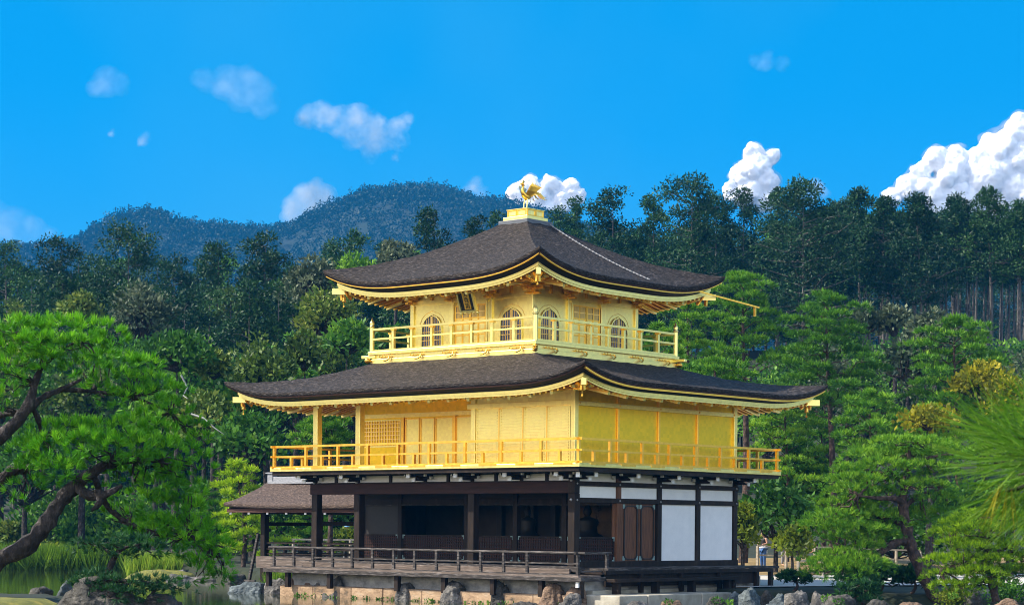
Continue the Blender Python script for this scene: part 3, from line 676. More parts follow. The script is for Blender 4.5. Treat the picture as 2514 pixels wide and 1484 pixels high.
# ---- storey 3
px0, px1, py0, py1 = -9.92, -2.26, .71, 8.37
P(MB().box(px0 + .1, px1 - .1, py0 + .1, py1 - .1, 7.7, 8.32), 'upper_base', M['gold'])
P(MB().box(px0 + .06, px1 - .06, py0 + .06, py1 - .06, 8.0, 8.16), 'base_rail', M['gold'], bevel=.01)
P(MB().box(px0, px1, py0, py1, 8.30, 8.42), 'upper_balcony', M['gold'], bevel=.012)
for a in ((px0 - .36, px0 + .3, py0 + .12), (px0 - .36, px0 + .3, py1 - .12), (px1 - .3, px1 + .36, py1 - .12)):
    P(MB().box(a[0], a[1], a[2] - .08, a[2] + .08, 8.2, 8.30), 'beam_end', M['gold'], bevel=.01)
ur0, ur1, us0, us1 = px0 + .1, px1 - .1, py0 + .1, py1 - .1
tall, short = [], []
for x in (-8.77, -7.89, -6.95, -6.03, -5.12, -4.21, -3.25): short.append((x, us0, 9.12)); short.append((x, us1, 9.12))
for y in (1.74, 2.63, 3.59, 4.49, 5.36, 6.28, 7.25): short.append((ur1, y, 9.12)); short.append((ur0, y, 9.12))
ru = railing('upper_railing', M['gold'], ur0, ur1, us0, us1, 8.42, 8.88, 9.22, [], short, .05, ext=0)
o = MB()
for x, y, z in short: o.box(x - .09, x + .09, y - .06, y + .06, 9.1, 9.155)
PE(o, 'rail_support', M['gold_trim_shade'], ru)
for x in (ur0, ur1):
    for y in (us0, us1):
        P(MB().lathe([(.085, 8.42), (.085, 8.44), (.085, 9.24), (.085, 9.268), (.1, 9.28), (.1, 9.30), (.07, 9.32), (.09, 9.38), (.085, 9.44), (.05, 9.5), (.02, 9.56), (0, 9.62)], (x, y, 0)), 'newel_post', M['gold'], ru)
WX0, WX1, WY0, WY1 = -8.82, -3.36, 1.81, 7.27; b3 = 1.82
F3 = Wall((WX1, WY0), (-1, 0), (0, -1)); R3 = Wall((WX1, WY0), (0, 1), (1, 0))
P(MB().box(WX0, WX1, WY0, WY1, 8.42, 10.6), 'upper_wall', M['gold'])
for wl_ in (F3, R3):
    for i in range(4):
        a = i * b3
        if not (i == 0 and wl_ is R3):
            P(wl_.box(MB(), a - .08, a + .08, -.08, .07, 8.42, 10.35), 'wall_post', M['gold'], bevel=.012)
    for z0, z1, pr in ((10.02, 10.14, .045), (8.42, 8.52, .04)):
        for i in range(3): P(wl_.box(MB(), i * b3 + .085, (i + 1) * b3 - .085, 0, pr, z0, z1), 'wall_rail', M['gold'])
    for i in range(4):
        a = i * b3; o = MB()
        wl_.box(o, a - .1, a + .1, .0, .2, 10.12, 10.2); wl_.box(o, a - .3, a + .3, .06, .16, 10.2, 10.28); wl_.box(o, a - .06, a + .06, .0, .5, 10.21, 10.3); wl_.box(o, a - .06, a + .06, .0, .8, 10.33, 10.41)
        for da in (-.26, 0, .26): wl_.box(o, a + da - .07, a + da + .07, .05, .2, 10.285, 10.34)
        wl_.box(o, a - .3, a + .3, .42, .52, 10.31, 10.38); wl_.box(o, a - .06, a + .06, .0, .34, 10.05, 10.12)
        P(o, 'bracket', M['gold_trim_shade'], bevel=.01)
    for i in range(3):
        a = (i + .5) * b3; P(wl_.box(MB(), a - .04, a + .04, 0, .07, 10.16, 10.45), 'strut', M['gold_trim_shade'])
    # cusped windows
    for wi, ca in enumerate((.9 if wl_ is F3 else .84, 4.54 if wl_ is F3 else 4.5)):
        h = 1.0; zb = 8.52
        hwid = .46
        half = [(hwid, 0), (hwid * .98, .3), (hwid * .97, .62), (hwid * .94, .73), (hwid * .86, .80), (hwid * .80, .88), (hwid * .66, .97), (hwid * .46, 1.04), (hwid * .22, 1.08), (0, 1.13)]
        arch = [(ca + x, zb + z) for x, z in half] + [(ca - x, zb + z) for x, z in half[-2::-1]]
        pane = P(wl_.prism(MB(), arch, 0, .006), 'window', M['pane'])
        big = [(ca + (x - ca) * 1.09, zb + (z - zb) * 1.035 if z > zb else z) for x, z in arch]
        P(wl_.rim(MB(), big, arch, .0, .055), 'window_frame', M['gold'], pane)
        o = MB(); k = 9
        for i in range(1, k):
            a = ca - hwid + 2 * hwid * i / k
            top = np.interp(abs(a - ca), [x for x, z in half][::-1], [z for x, z in half][::-1]) if abs(a - ca) < hwid * .95 else .5
            wl_.box(o, a - .010, a + .010, .006, .03, zb, zb + top - .01)
        wl_.box(o, ca - .028, ca + .028, .006, .034, zb, zb + 1.1)
        for z in (.28, .56, .8):
            x = np.interp(z, [0, .62, .76, .8, .93, 1.], [hwid, hwid * .96, hwid * .9, hwid * .84, hwid * .72, hwid * .6])
            wl_.box(o, ca - x, ca + x, .008, .033, zb + z - .012, zb + z + .012)
        P(o, 'window_lattice', M['lattice_gold'], pane)
        o = MB(); pts = [wl_.p(ca + s * x * 1.34, .006, zb + z * 1.02 + .13) for s in (1,) for x, z in half[2:]]
        pts += [wl_.p(ca - x * 1.34, .006, zb + z * 1.02 + .13) for x, z in half[-2:1:-1]]
        o.tube(pts, .006, 5); P(o, 'window_outline', M['gold_trim_shade'], pane)
    # panelled doors in the middle bay
    a0 = b3 + .2
    for k in range(2):
        l0 = a0 + k * .72; l1 = l0 + .70
        d = P(wl_.box(MB(), l0, l1, 0, .03, 8.52, 9.9), 'door', M['gold'])
        o = MB(); m_ = (l0 + l1) / 2
        for a in (l0, m_ - .025, l1 - .05): wl_.box(o, a, a + .05, .03, .055, 8.52, 9.9)
        for z in (8.52, 8.86, 9.0, 9.24, 9.33, 9.42, 9.85): 
            wl_.box(o, l0 + .05, m_ - .025, .03, .05, z, z + .045); wl_.box(o, m_ + .025, l1 - .05, .03, .05, z, z + .045)
        P(o, 'door_frame', M['gold_trim_shade'], d)
        o = MB()
        for q0, q1 in ((l0 + .05, m_ - .025), (m_ + .025, l1 - .05)): wl_.box(o, q0, q1, .03, .034, 9.465, 9.85)
        bk = P(o, 'lattice_back', M['pane'], d)
        o = MB()
        for q0, q1 in ((l0 + .05, m_ - .025), (m_ + .025, l1 - .05)):
            for i in range(1, 7): a = q0 + (q1 - q0) * i / 7; wl_.box(o, a - .011, a + .011, .034, .046, 9.465, 9.85)
            wl_.box(o, q0, q1, .035, .048, 9.64, 9.67)
        P(o, 'door_lattice', M['lattice_gold'], d)
    for a in (b3 + .13, 2 * b3 - .13):
        o = MB(); wl_.box(o, a - .04, a + .04, 0, .09, 8.42, 9.95); wl_.box(o, a - .09, a + .09, 0, .12, 9.95, 10.015); P(o, 'door_post', M['gold'], bevel=.006)
# curled bracket ends on the base
FB = Wall((px1 - .1, py0 + .1), (-1, 0), (0, -1)); RB = Wall((px1 - .1, py0 + .1), (0, 1), (1, 0))
for wl_ in (FB, RB):
    for i in range(5):
        a = .75 + i * 1.5; o = MB(); s = 1 if wl_ is FB else -1
        o.bar(wl_.p(a - .3, .05, 8.22), wl_.p(a + .3, .05, 8.22), .05, .03)
        o.tube([wl_.p(a - .22 * s, .08, 8.23), wl_.p(a - .24 * s, .12, 8.14), wl_.p(a - .12 * s, .16, 8.08), wl_.p(a - .02 * s, .18, 8.06)], [.03, .035, .03, .015], 6)
        for k in (-.02, .14, .28): o.ball(wl_.p(a + k * s, .07, 8.235), .028, 6, 5)
        P(o, 'base_bracket', M['gold_trim_shade'])
o = MB()
for k in range(3): o.ball((px1 - .08 + .05 * k, py0 + .08 - .05 * k, 8.12 + .06 * k), (.09, .09, .06), 8, 6)
o.tube([(px1 - .05, py0 + .05, 8.2), (px1 + .08, py0 - .08, 8.12), (px1 + .16, py0 - .16, 8.16)], [.06, .05, .02], 8); P(o, 'base_bracket', M['gold_trim_shade'])
for sx, sy in ((px0, py0), (px1, py1)): P(MB().ball((sx, sy, 8.12), (.12, .12, .1), 8, 6), 'base_bracket', M['gold_trim_shade'])
# roof crown: grey collar and gilded pedestal
cx, cy = -6.09, 4.54
P(MB().box(cx - .67, cx + .67, cy - .67, cy + .67, 12.72, 13.0), 'roof_collar', M['copper'], roof3, bevel=.02)
ped = MB().box(cx - .55, cx + .55, cy - .55, cy + .55, 13.0, 13.13); ped.box(cx - .45, cx + .45, cy - .45, cy + .45, 13.13, 13.38); ped = P(ped, 'roof_pedestal', M['gold'], bevel=.008)
o = MB()
for Wl in (Wall((cx, cy - .45), (1, 0), (0, -1)), Wall((cx + .45, cy), (0, 1), (1, 0))):
    for q in ((-.44, .0), (.0, .44)):
        Wl.rim(o, [(q[0] + .01, 13.14), (q[1] - .01, 13.14), (q[1] - .01, 13.37), (q[0] + .01, 13.37)], [(q[0] + .05, 13.18), (q[1] - .05, 13.18), (q[1] - .05, 13.33), (q[0] + .05, 13.33)], 0, .02)
P(o, 'pedestal_panel', M['gold_trim_shade'], ped)
P(MB().box(cx - .48, cx + .48, cy - .48, cy + .48, 13.38, 13.40), 'pedestal_cap', M['gold'], ped)

# ---- phoenix on the roof
ph = thing('phoenix_statue', 'golden phoenix statue with raised wings on the roof top', 'statue', (cx, cy, 13.40))
def LP(mb, name, mat, parent, **k):       # part given in the coordinates of its parent
    return mb.build(name, mat, parent, **k)
LP(MB().lathe([(.0, .0), (.16, .0), (.15, .04), (.1, .06), (.0, .06)], (0, 0, 0)), 'foot_plate', M['gold'], ph)
for s in (-1, 1): LP(MB().tube([(s * .07, -.02, .05), (s * .075, -.01, .2), (s * .06, .02, .36), (s * .04, .04, .46)], [.022, .02, .028, .045], 8), 'leg', M['gold'], ph)
body = MB().tube([(0, .26, .52), (0, .18, .49), (0, .05, .47), (0, -.08, .52), (0, -.15, .60), (0, -.17, .70), (0, -.14, .78), (0, -.13, .85), (0, -.17, .90), (0, -.24, .89), (0, -.30, .87)], [.03, .08, .115, .105, .07, .045, .036, .034, .05, .034, .004], 12)
body = LP(body, 'body', M['gold_trim_shade'], ph)
o = MB()
for k, (dx, dz) in enumerate(((-.03, .08), (0, .11), (.05, .07))): o.tube([(0, -.16, .93), (0, -.14 + dx, .93 + dz * .6), (0, -.11 + dx, .93 + dz)], [.03, .028, .004], 6)
o.tube([(0, -.2, .86), (0, -.19, .81), (0, -.17, .78)], [.012, .016, .004], 6); o.tube([(0, -.1, .88), (0, -.06, .86), (0, -.05, .82)], [.015, .012, .003], 6)
LP(o, 'crest', M['gold_trim_shade'], ph)
def blade(pts, wds, th=.012, nrm=(1, 0, 0)):
    mb = MB(); nv = Vector(nrm).normalized(); vs = []
    pts = [Vector(p) for p in pts]
    for i, p in enumerate(pts):
        d = (pts[min(i + 1, len(pts) - 1)] - pts[max(i - 1, 0)]).normalized(); sd_ = d.cross(nv).normalized() * wds[i] / 2
        vs += [p - sd_, p + nv * th, p + sd_, p - nv * th]
    fs = [(i * 4 + k, i * 4 + (k + 1) % 4, i * 4 + 4 + (k + 1) % 4, i * 4 + 4 + k) for i in range(len(pts) - 1) for k in range(4)]
    return mb.add(vs, fs)
for s in (-1, 1):
    o = MB()
    for k in range(7):
        f = k / 6; b = blade([(s * .09, -.08 + .18 * f, .52), (s * (.2 + .04 * f), -.06 + .30 * f, .66 + .02 * f), (s * (.27 + .05 * f), -.02 + .38 * f, .82 - .02 * f), (s * (.30 + .05 * f), .04 + .40 * f, .97 - .16 * f)], [.08, .1, .085, .01], .012, (s, -.35, .15))
        o.add(b.v, b.f)
    LP(o, 'wing', M['gold_trim_shade'], ph)
for k in range(11):
    f = (k - 5) / 5; hgt = .28 - .2 * abs(f) + (.12 if k % 2 else 0)
    b = blade([(.03 * f, .2, .5), (.14 * f, .36, .56 + hgt * .5), (.26 * f, .54, .50 + hgt * .5), (.34 * f, .70 - .08 * abs(f), .36 + hgt * .6), (.38 * f, .80 - .1 * abs(f), .36 + hgt * .55)], [.04, .06, .07, .055, .006], .012, (1, .2 * f, .25))
    LP(b, 'tail_feather', M['gold_trim_shade'], ph)

# ---- name plaque under the upper eave
plq = thing('name_plaque', 'black and gold name plaque hung slanting under the upper eave', 'plaque', (-5.4, .85, 9.92))
plq.rotation_euler = (R(20), 0, 0)
def plp(mb, n, m, **k): return LP(mb, n, m, plq, **k)
plp(MB().box(-.30, .30, -.02, .03, -.34, .34), 'board', M['plaque_black'])
o = MB()
for x0_, x1_, z0_, z1_ in ((-.36, -.30, -.38, .38), (.30, .36, -.38, .38), (-.30, .30, .34, .40), (-.30, .30, -.40, -.34)): o.box(x0_, x1_, -.07, .04, z0_, z1_)
for x in (-.36, .36):
    for z in (-.44, .42): o.ball((x * 1.02, -.03, z), (.06, .04, .06), 8, 6)
for x in (-.2, 0, .2): o.ball((x, -.03, -.43), (.07, .03, .045), 8, 6)
plp(o, 'frame', M['gold'])
plp(MB().box(-.15, .15, -.035, -.02, -.31, .31), 'gilt_field', M['gold_trim_shade'])
try:
    for i, ch in enumerate('究竟頂'):
        tcv = bpy.data.curves.new('lettering', 'FONT'); tcv.body = ch; tcv.size = .2; tcv.extrude = .004; tcv.align_x = 'CENTER'; tcv.align_y = 'CENTER'
        to = bpy.data.objects.new('tmp', tcv); C.objects.link(to)
        bpy.context.view_layer.update()
        me = bpy.data.meshes.new_from_object(to.evaluated_get(bpy.context.evaluated_depsgraph_get())); bpy.data.objects.remove(to)
        me.materials.clear(); me.materials.append(M['plaque_black'])
        lo = link(bpy.data.objects.new('lettering', me), plq); lo.rotation_euler = (R(90), 0, 0); lo.location = (0, -.042, .2 - .2 * i)
except Exception as ex: print('lettering', ex)
for s in (-1, 1): plp(MB().bar((s * .3, 0, .4), (s * .28, .12, .62), .03, .03), 'bracket', M['gold_trim_shade'])

# ---- wind bells and roof chain
def bell(x, y, z, label):
    t = thing('wind_bell', label, 'wind bell', (x, y, z), 'wind bells at the roof corners')
    LP(MB().tube([(0, 0, .3), (0, 0, .17)], .012, 6), 'hook', M['gold_trim_shade'], t)
    LP(MB().lathe([(.0, .18), (.05, .17), (.065, .1), (.07, .02), (.09, -.03), (.075, -.03), (.0, .1)], (0, 0, 0), 10), 'bell', M['gold_trim_shade'], t)
    LP(MB().bar((0, 0, .05), (0, 0, -.14), .012, .012).box(-.035, .035, -.004, .004, -.2, -.14), 'clapper', M['gold_trim_shade'], t)
bell(-13.5, -1.8, 6.45, 'gold wind bell under the left corner of the lower roof')
bell(1.72, -1.72, 6.55, 'gold wind bell under the front corner of the lower roof')
bell(1.8, 10.2, 6.45, 'gold wind bell under the right corner of the lower roof')
bell(-10.5, .1, 10.15, 'gold wind bell under the left corner of the upper roof')
bell(-1.75, .2, 10.3, 'gold wind bell under the front corner of the upper roof')
# chain lying down the east slope of the upper roof
ch = MB(); A = Vector((-5.45, 5.05, 12.9)); Bp = Vector((-1.5, 5.6, 10.72)); n = 60; last = None
def roof3_z(x, y):
    e = max(abs(x - cx), abs(y - cy)); t = (4.95 - e) / (4.95 - .62); return 10.59 + (12.9 - 10.59) * t * (.76 + .24 * t)
for i in range(n):
    p = A.lerp(Bp, i / (n - 1)); p.z = roof3_z(p.x, p.y) + .05
    q = A.lerp(Bp, (i + .85) / (n - 1)); q.z = roof3_z(q.x, q.y) + .05
    ch.bar(p, q, .045 if i % 2 else .02, .02 if i % 2 else .045)
tag(ch.build('roof_chain', M['iron']), 'grey iron chain lying down the right slope of the upper roof', 'chain')

# ------------------------------------------------------------------ annex, foundation, terrace
ann = thing('fishing_pavilion', 'small open annex with brown bark gable roof over the pond, left of the golden pavilion', 'annex', (-15, 4.6, 0))
ainv = Matrix.Translation(Vector((15, -4.6, 0)))
def AP(mb, n, m, parent=None, **k):
    o = mb.build(n, m, parent or ann, **k)
    if parent is None: o.matrix_parent_inverse = ainv
    return o
rings = []
for s, (y, z) in enumerate([(2.35, 3.03), (2.3, 3.06), (2.3, 3.16), (2.9, 3.3), (3.5, 3.52), (4.1, 3.78), (4.6, 4.05), (5.1, 3.78), (5.7, 3.52), (6.3, 3.3), (6.9, 3.16), (6.9, 3.06), (6.85, 3.03)]):
    rr = []
    for i in range(15):
        t = i / 14; x = -19.35 + 7.3 * t; lift = .10 * (abs(t - .5) * 2) ** 3 if t < .5 else 0
        rr.append((x, y, z + lift + (mnoise.noise(Vector((x * 2, y * 2, 4))) * .03 if 0 < s < 12 else 0)))
    rings.append(rr)
aroof = AP(MB().loft(rings, closed=False), 'roof', M['annex_bark'])
for y in (2.42, 6.7): AP(MB().box(-19.3, -12.1, y, y + .08, 2.9, 3.04), 'eave_board', M['bark_edge'], aroof)
o = MB()
AP(MB().box(-19.28, -19.2, 2.5, 6.7, 3.0, 3.1), 'gable_board', M['wood'], aroof)
AP(MB().box(-19.2, -12.2, 2.6, 6.6, 3.0, 3.05), 'ceiling', M['wood'], aroof)
rc_ = AP(MB().box(-19.25, -12.1, 4.42, 4.78, 4.02, 4.12).box(-19.1, -13.6, 4.5, 4.7, 4.12, 4.3).box(-19.32, -19.02, 4.47, 4.73, 4.0, 4.42).box(-19.38, -18.96, 4.42, 4.78, 4.42, 4.47), 'ridge_cap', M['grey_tile'], aroof, bevel=.015)
for i in range(6):
    x = -19.15 + i * 1.05; t = AP(MB().bar((x, 2.5, 2.92), (x, 3.1, 3.0), .1, .1), 'rafter', M['wood'], aroof); AP(MB().box(x - .055, x + .055, 2.47, 2.5, 2.83, 2.98), 'rafter_tip', M['paint_white'], t)
for x, y in ((-18.0, 3.2), (-18.0, 6.0), (-15.0, 6.0)): AP(MB().box(x - .12, x + .12, y - .12, y + .12, -.6, 3.0), 'pillar', M['wood'], bevel=.02)
AP(MB().bar((-19.2, 3.2, 2.93), (-12, 3.2, 2.93), .16, .18).bar((-18.2, 3.2, 2.47), (-18., 6.2, 2.47), .1, .14).bar((-18, 6.0, 2.5), (-11.7, 6.0, 2.5), .1, .16).bar((-19.2, 6.0, 2.93), (-12, 6.0, 2.93), .16, .18), 'beam', M['wood'])
AP(MB().box(-18.1, -12.0, 2.9, 6.3, 1.0, 1.1), 'floor', M['plank'])
AP(MB().box(-18.1, -12.7, 2.86, 2.9, .82, 1.25), 'side_board', M['plank'])
o = MB()
for y in (3.2, 6.0):
    for z in (1.75, 1.52, 1.34): o.bar((-18, y, z), (-12.2, y, z), .05, .05)
for z in (1.75, 1.52, 1.34): o.bar((-18, 3.2, z), (-18, 6.0, z), .05, .05)
for i in range(8): o.bar((-17.2 + i * .72, 6.0, 1.1), (-17.2 + i * .72, 6.0, 1.75), .05, .05)
AP(o, 'railing', M['wood'])
AP(MB().bar((-18.7, 3.0, .1), (-18.25, 3.1, 2.1), .1, .1).bar((-18.3, 3.0, .3), (-18.9, 3.0, .3), .07, .07), 'brace', M['wood_grey'])
# back balustrade & benches seen through the ground floor

fo = MB().box(-12.6, .9, -.62, 9.2, -.5, .36)
o = thing('stone_foundation', 'warm stone and grey plaster footing under the golden pavilion at the waterline', 'foundation', (-6, 4, 0))
fin = Matrix.Translation(Vector((6, -4, 0)))
def FP(mb, n, m, **k):
    p = mb.build(n, m, o, **k); p.matrix_parent_inverse = fin; return p
xs_ = [-12.6, -10.9, -9.0, -7.5, -5.7, -4.2, -2.4, -.9, .75]
for i, (a, b) in enumerate(zip(xs_, xs_[1:])): FP(MB().box(a + .012, b - .012, -.86 - .01 * (i % 3), 0, -.5, .36 + .012 * (i % 2)), 'stone_block', M['stone'], bevel=.025)
FP(MB().box(-12.4, .85, -.45, 8.9, -.45, .84), 'plaster_footing', M['mortar'])
ter = thing('stone_terrace', 'flat pale stone terrace slab by the water at the pavilion corner', 'terrace', (1.5, 2, 0))
tin = Matrix.Translation(Vector((-1.5, -2, 0)))
def TP(mb, n, m, **k):
    p = mb.build(n, m, ter, **k); p.matrix_parent_inverse = tin; return p
ys_ = [-.82, .55, 1.9, 3.3, 4.9]
for i, (a, b) in enumerate(zip(ys_, ys_[1:])): TP(MB().box(.72, 2.5 + .03 * (i % 2), a + .008, b - .008, -.5, .40 + .006 * (i % 2)), 'slab', M['terrace'], bevel=.03)
TP(MB().box(.86, 1.12, -.4, 12.4, .1, .52), 'kerb_stone', M['terrace'], bevel=.02)
TP(MB().box(.98, 2.4, 4.95, 6.9, -.4, .36), 'slab', M['terrace'], bevel=.03)
st = thing('wooden_step', 'long low dark wooden step bench below the side veranda', 'step', (1.5, 3.2, .4))
o2 = MB().box(-.24, .2, -3.15, 3.25, .37, .47); LP(o2, 'tread', M['wood'], st, bevel=.01)
for y in (-2.9, -.95, .95, 2.9, 3.15): LP(MB().box(-.15, .1, y - .07, y + .07, .0, .37), 'leg', M['wood'], st)

# seated statues in the dim room
def seated(x, y, label, s):
    t = thing('seated_statue', label, 'statue', (x, y, FZ), 'wooden statues in the ground floor room')
    LP(MB().box(-.7 * s, .7 * s, -.5 * s, .5 * s, 0, .75), 'plinth', M['statue_wood'], t, bevel=.03)
    b = MB().lathe([(.0, .75), (.62 * s, .76), (.66 * s, .84), (.52 * s, .96), (.34 * s, 1.06), (.31 * s, 1.24), (.37 * s, 1.42), (.33 * s, 1.52), (.13 * s, 1.58), (.09 * s, 1.63), (.13 * s, 1.70), (.14 * s, 1.79), (.11 * s, 1.88), (.07 * s, 1.98), (.0, 2.02)], (0, 0, 0), 18); LP(b, 'body', M['statue_wood'], t)
seated(-3.0, 4.3, 'dark seated wooden statue behind the lattice next to the corner pillar', 1.05)
seated(-5.75, 4.4, 'smaller dim seated statue before the ochre painted wall', .8)
sc = thing('hanging_scroll', 'hanging scroll with columns of writing beside the corner pillar', 'scroll', (-.6, 4.05, 0))
LP(MB().box(-.12, .12, -.012, .0, 2.25, 3.15), 'paper', M['painted_wall'], sc)
o2 = MB(); rg = random.Random(4)
for c_ in (-.06, 0, .06):
    for k in range(11): o2.box(c_ - .02, c_ + .02 * rg.random(), -.016, -.013, 2.33 + k * .07, 2.33 + k * .07 + .012 + .03 * rg.random())
LP(o2, 'brush_strokes', M['plaque_black'], sc)

# ------------------------------------------------------------------ rocks
def rock(x, y, z, r, h, mat, label, seed, group, sx=1., rz=0., lean=.2):
    bm = bmesh.new(); bmesh.ops.create_icosphere(bm, subdivisions=4, radius=1)
    rg = random.Random(seed); pl = [(Vector((rg.gauss(0, 1), rg.gauss(0, 1), rg.gauss(.2, .6))).normalized(), rg.uniform(.62, .95)) for _ in range(16)]
    for v in bm.verts:
        d = v.co.normalized(); pn = (abs(d.x) ** 3 + abs(d.y) ** 3 + abs(d.z) ** 3) ** (1 / 3); f = min([1.0 / pn] + [1.12 * k / max(1e-3, d.dot(n)) for n, k in pl if d.dot(n) > .2])
        f += .17 * mnoise.fractal(d * 2.2 + Vector((seed, 0, 0)), 1., 2., 5) + .04 * mnoise.noise(d * 11 + Vector((seed, 3, 0)))
        v.co = Vector((d.x * f * r * sx + lean * max(0, d.z) * r, d.y * f * r, max(-.6, d.z * f) * h))
    me = bpy.data.meshes.new('rock'); bm.to_mesh(me); bm.free(); me.materials.append(M[mat])
    for p in me.polygons: p.use_smooth = (p.index % 7 != 0)
    o = link(bpy.data.objects.new('rock', me)); o.location = (x, y, z); o.rotation_euler = (0, 0, rz)
    tag(o, label, 'rock', group)
GA, GB_, GC = 'rocks under the front veranda posts', 'rocks on the right bank', 'rocks at the left of the pond'
def vrock(vx, vtop, w, r, mat, label, seed, group, sx=1., zb=0., lean=.15):
    p = at(vx, vtop, w); h = p[2] - zb
    rock(p[0], p[1], zb, r, h * .93, mat, label, seed, group, sx, YAW + .2 * math.sin(seed), lean)
for i, (vx, vt, w, r, m_, sx, lb) in enumerate([
    (612, 1425, 72.5, .52, 'rock_blue', 1.5, 'low flat blue grey rock at the foot of the annex pillar'),
    (672, 1418, 72.2, .55, 'rock_grey', 1.1, 'ridged grey rock between the annex and the first veranda post'),
    (724, 1412, 71.0, .42, 'rock_brown', .9, 'upright pale brown rock under the second veranda post from the left'),
    (757, 1424, 70.4, .25, 'rock_brown', 1., 'small reddish rock beside the upright pale brown one'),
    (786, 1424, 70.0, .25, 'rock_grey', 1.2, 'small grey rock left of the striped leaning rock'),
    (824, 1408, 69.2, .50, 'rock_grey', .9, 'striped grey rock leaning right under the third veranda post'),
    (990, 1428, 66.8, .45, 'rock_grey', .9, 'jagged grey rock under the fourth veranda post, amid tan stone'),
    (1112, 1424, 65.3, .46, 'rock_grey', 1., 'slanted grey brown rock under the middle of the veranda railing'),
    (1226, 1420, 64.0, .42, 'rock_dark', .85, 'dark upright rock between two tan footing stones'),
    (1352, 1424, 62.4, .50, 'rock_brown', .9, 'rusty brown rock under the last post before the corner'),
    (1422, 1430, 61.8, .36, 'rock_brown', 1.2, 'low tan rock under the corner post of the veranda'),
    (1394, 1450, 61.0, .36, 'rock_grey', 1.1, 'pale rock against the left end of the stone terrace'),
    (1290, 1468, 61.0, .34, 'rock_dark', 1.3, 'dark rounded rock at the bottom edge in the water')]):
    vrock(vx, vt, w, r, m_, lb, 10 + i, GA, sx, -.1)
for i, (vx, vt, w, r, m_, sx, lb) in enumerate([
    (1838, 1428, 61.5, .5, 'rock_blue', .75, 'tall blue green boulder, biggest at the right end of the terrace'),
    (1880, 1446, 62.5, .27, 'rock_dark', 1., 'small dark rock tucked behind the tall blue green boulder'),
    (1905, 1450, 61.0, .36, 'rock_blue', 1.1, 'rounded blue grey rock below the small dark pine'),
    (1950, 1450, 59.5, .46, 'rock_grey', 1.1, 'craggy pale grey boulder under the small dark pine'),
    (2005, 1452, 60.0, .38, 'rock_grey', 1., 'grey rock right of the craggy boulder, with fern at its foot'),
    (2055, 1455, 59.0, .5, 'rock_dark', 1.2, 'dark grey rock beneath the dark low bushes'),
    (2150, 1468, 58.5, .5, 'rock_dark', 1.4, 'shaded rock almost hidden under the low bushes'),
    (2225, 1472, 57.0, .45, 'rock_brown', 1.4, 'pale reddish flat rock near the foot of the leaning pine'),
    (2388, 1440, 60.0, .42, 'rock_dark', .9, 'dark upright rock below the bright green pine'),
    (2470, 1466, 59.0, .35, 'rock_brown', 1.4, 'low tan rock near the bottom right corner'),
    (1556, 1472, 60.6, .33, 'rock_grey', 1.3, 'pale rock in the water left of two before the terrace'),
    (1648, 1468, 61.2, .35, 'rock_brown', 1.4, 'squarish brown grey rock before the middle of the terrace'),
    (1752, 1463, 61.0, .36, 'rock_dark', 1.2, 'dark rock in the water by the right end of the terrace'),
    (1800, 1446, 62.3, .22, 'rock_blue', 1.3, 'low blue grey rock left of the tall boulder')]):
    vrock(vx, vt, w, r, m_, lb, 40 + i, GB_, sx, -.1)
for i, (vx, vt, w, r, m_, sx, lb) in enumerate([
    (98, 1436, 33, .26, 'rock_dark', 1.1, 'small dark rock at the left of the bottom left group'),
    (160, 1420, 33, .22, 'rock_blue', .9, 'pale blue grey rock, tallest of the bottom left pair'),
    (255, 1408, 30, .52, 'rock_dark', 1.25, 'big dark mossy rock under the dwarf pine'),
    (400, 1452, 30, .34, 'rock_dark', 1., 'dark rock half hidden at the right of the dwarf pine'),
    (443, 1404, 88, .75, 'rock_grey', .95, 'pointed grey rock on the mossy spit at the far shore'),
    (415, 1393, 90, .85, 'rock_grey', 1.2, 'broad grey rock behind the pointed one on the spit'),
    (500, 1410, 88, .8, 'rock_grey', 1.4, 'low grey rock under the hanging pine branch'),
    (577, 1405, 84, .5, 'rock_dark', 1.1, 'dark rock on the shore left of the annex pillar')]):
    vrock(vx, vt, w, r, m_, lb, 70 + i, GC, sx, 1.12 if w < 40 else -.1)
p = at(395, 1424, 89); o2 = MB()
rr_ = []
for k, (f, z) in enumerate(((1, -.3), (1, .05), (.85, .25), (.5, .36), (.01, .4))): rr_.append([(p[0] + RT[0] * 1.6 * f * math.cos(t) - FW[0] * .9 * f * math.sin(t), p[1] + RT[1] * 1.6 * f * math.cos(t) - FW[1] * .9 * f * math.sin(t), z + .05 * math.sin(3 * t + k)) for t in np.linspace(0, 2 * math.pi, 20, endpoint=False)])
tag(o2.loft(rr_).build('moss_spit', M['moss']), kind='structure')

